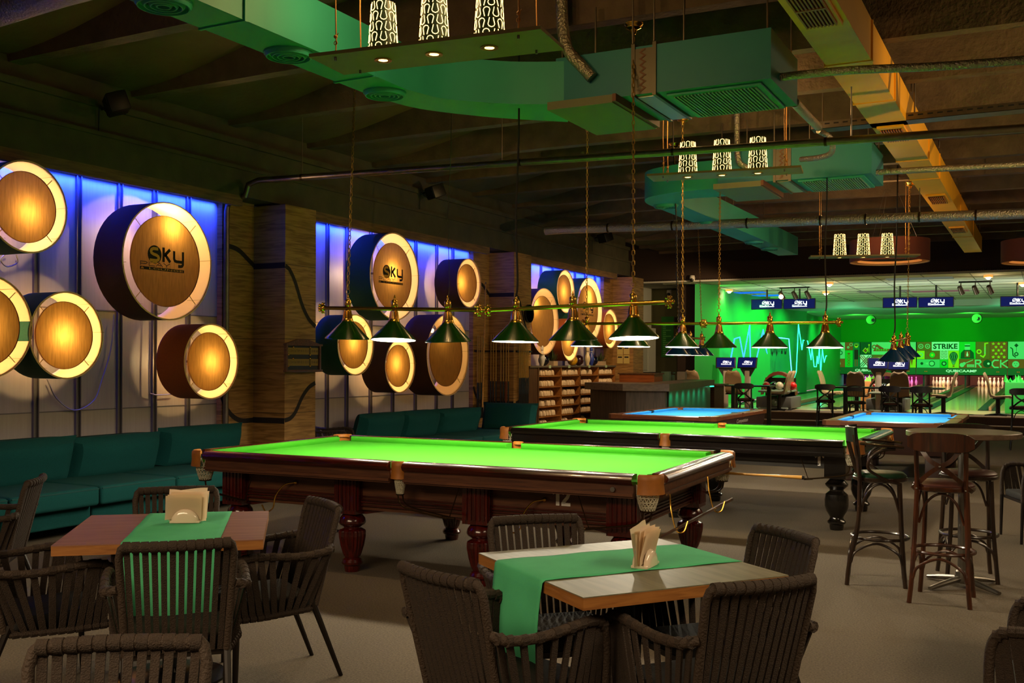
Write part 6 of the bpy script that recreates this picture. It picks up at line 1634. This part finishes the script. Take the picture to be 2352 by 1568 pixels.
# ================================================================== LIGHT
def area(loc, rot, sx, sy, e, c): return light('AREA', loc, e, c, None, shape='RECTANGLE', size=sx, size_y=sy, rot=rot)
def spot(loc, to, e, c, ang=120, blend=.8, size=.06):
    d = Vector(to)-Vector(loc); o = light('SPOT', loc, e, c, None, spot_size=R(ang), spot_blend=blend, shadow_soft_size=size)
    o.rotation_euler = d.to_track_quat('-Z', 'Y').to_euler(); return o
# added spots that wash the bowling hall green and its approach warm, without fittings
for y in (27.4, 28.6, 30.2, 31.6): spot((-6.9, y, 3.5), (-7.9, y, 2.0), 170, (.02, 1, .10))
for y in (33.6, 35.5, 38.9): spot((-6.9, y, 3.5), (-7.9, y, 2.0), 150, (.03, 1, .22))
for y in (41, 43.5): spot((-6.9, y, 3.3), (-7.9, y, 1.8), 140, (.03, 1, .2))
for x in (-6.5, -4.5, -2.5, -.5): spot((x, 41.0, 3.3), (x, 46.2, 2.95), 230, (.03, 1, .03), 110)
for x in (-6, -3.5, -1): spot((x, 35.2, 2.6), (x, 41, 3.42), 130, (.12, 1, .40), 100)
for x in (-6.5, -4, -1.5): spot((x, 32.5, 3.5), (x, 33.5, .4), 200, (.2, 1, .4), 140)
for x in (-6, -3, 0): spot((x, 29.5, 1.0+2.5), (x, 30.5, 0), 150, (.2, 1, .5), 150)
for x in (-4.7, -2.6, .2): spot((x, 26.0, 3.5), (x, 27.6, 0), 650, (1, .80, .55), 110)
# added spots brightening the tiled ceiling from below; the ball returns carry no lamp
for x in (-5.8, -2.9, -.2): spot((x, 27.7, 1.25), (x, 30.0, 3.6), 190, (.78, 1, .8), 150)
# added fill light: areas out of shot and spots, not fittings of the hall
area((-3.0, -1.8, 4.1), (R(34), 0, 0), 5, 1.2, 150, (1, .74, .46)).data.spread = R(105)
spot((-1.9, .6, 3.9), (-2.2, 1.9, .8), 70, (1, .72, .42), 45)  # added spot to brighten the chair back nearest the camera
area((2.5, 4.0, 4.2), (0, R(20), 0), 1.0, 4, 110, (1, .76, .48)).data.spread = R(110)
area((2.5, 13.0, 4.2), (0, R(25), 0), 1.0, 6, 120, (1, .72, .42))
spot((3.2, 8.5, 2.0), (-1.4, 12.5, 4.1), 800, (1, .62, .22), 80)  # added low spot from the right, warming the yellow duct and pipes
for p, t_, e in (((-6.2, 16.9, 3.75), (-8.3, 18.9, .9), 330), ((-6.0, 18.6, 3.75), (-8.3, 22, 1.6), 200), ((-6.2, 23.9, 3.55), (-9.6, 26.5, 1.2), 330)): spot(p, t_, e, (1, .66, .34), 90)  # added warm spots to brighten the shoe rack, brown planks and cabinet nook
w = bpy.data.worlds.new('World'); SC.world = w; w.use_nodes = True
w.node_tree.nodes['Background'].inputs[0].default_value = (.55, .42, .22, 1); w.node_tree.nodes['Background'].inputs[1].default_value = .13
# ================================================================== CAMERA
cd = bpy.data.cameras.new('Camera'); cam = bpy.data.objects.new('Camera', cd); COL.objects.link(cam)
cd.sensor_width = 36; cd.lens = F/2352*36; cd.shift_y = (CY-784)/2352; cd.clip_end = 200; cd.clip_start = .05
Rt = Vector((_c, _s, 0)); Up = Vector((0, 0, 1)); Fw = Vector((-_s, _c, 0))
X_ = Rt*_cr+Up*_sr; Y_ = -Rt*_sr+Up*_cr; Z_ = -Fw
cam.matrix_world = Matrix(((X_.x, Y_.x, Z_.x, 0), (X_.y, Y_.y, Z_.y, 0), (X_.z, Y_.z, Z_.z, H), (0, 0, 0, 1)))
SC.camera = cam
SC.view_settings.view_transform = 'Standard'; SC.view_settings.look = 'None'; SC.view_settings.exposure = 0.0
SC.cycles.use_denoising = True
SC.cycles.max_bounces = 4; SC.cycles.diffuse_bounces = 3; SC.cycles.glossy_bounces = 2; SC.cycles.transmission_bounces = 3
SC.cycles.sample_clamp_indirect = 4
SC.cycles.caustics_reflective = False; SC.cycles.caustics_refractive = False
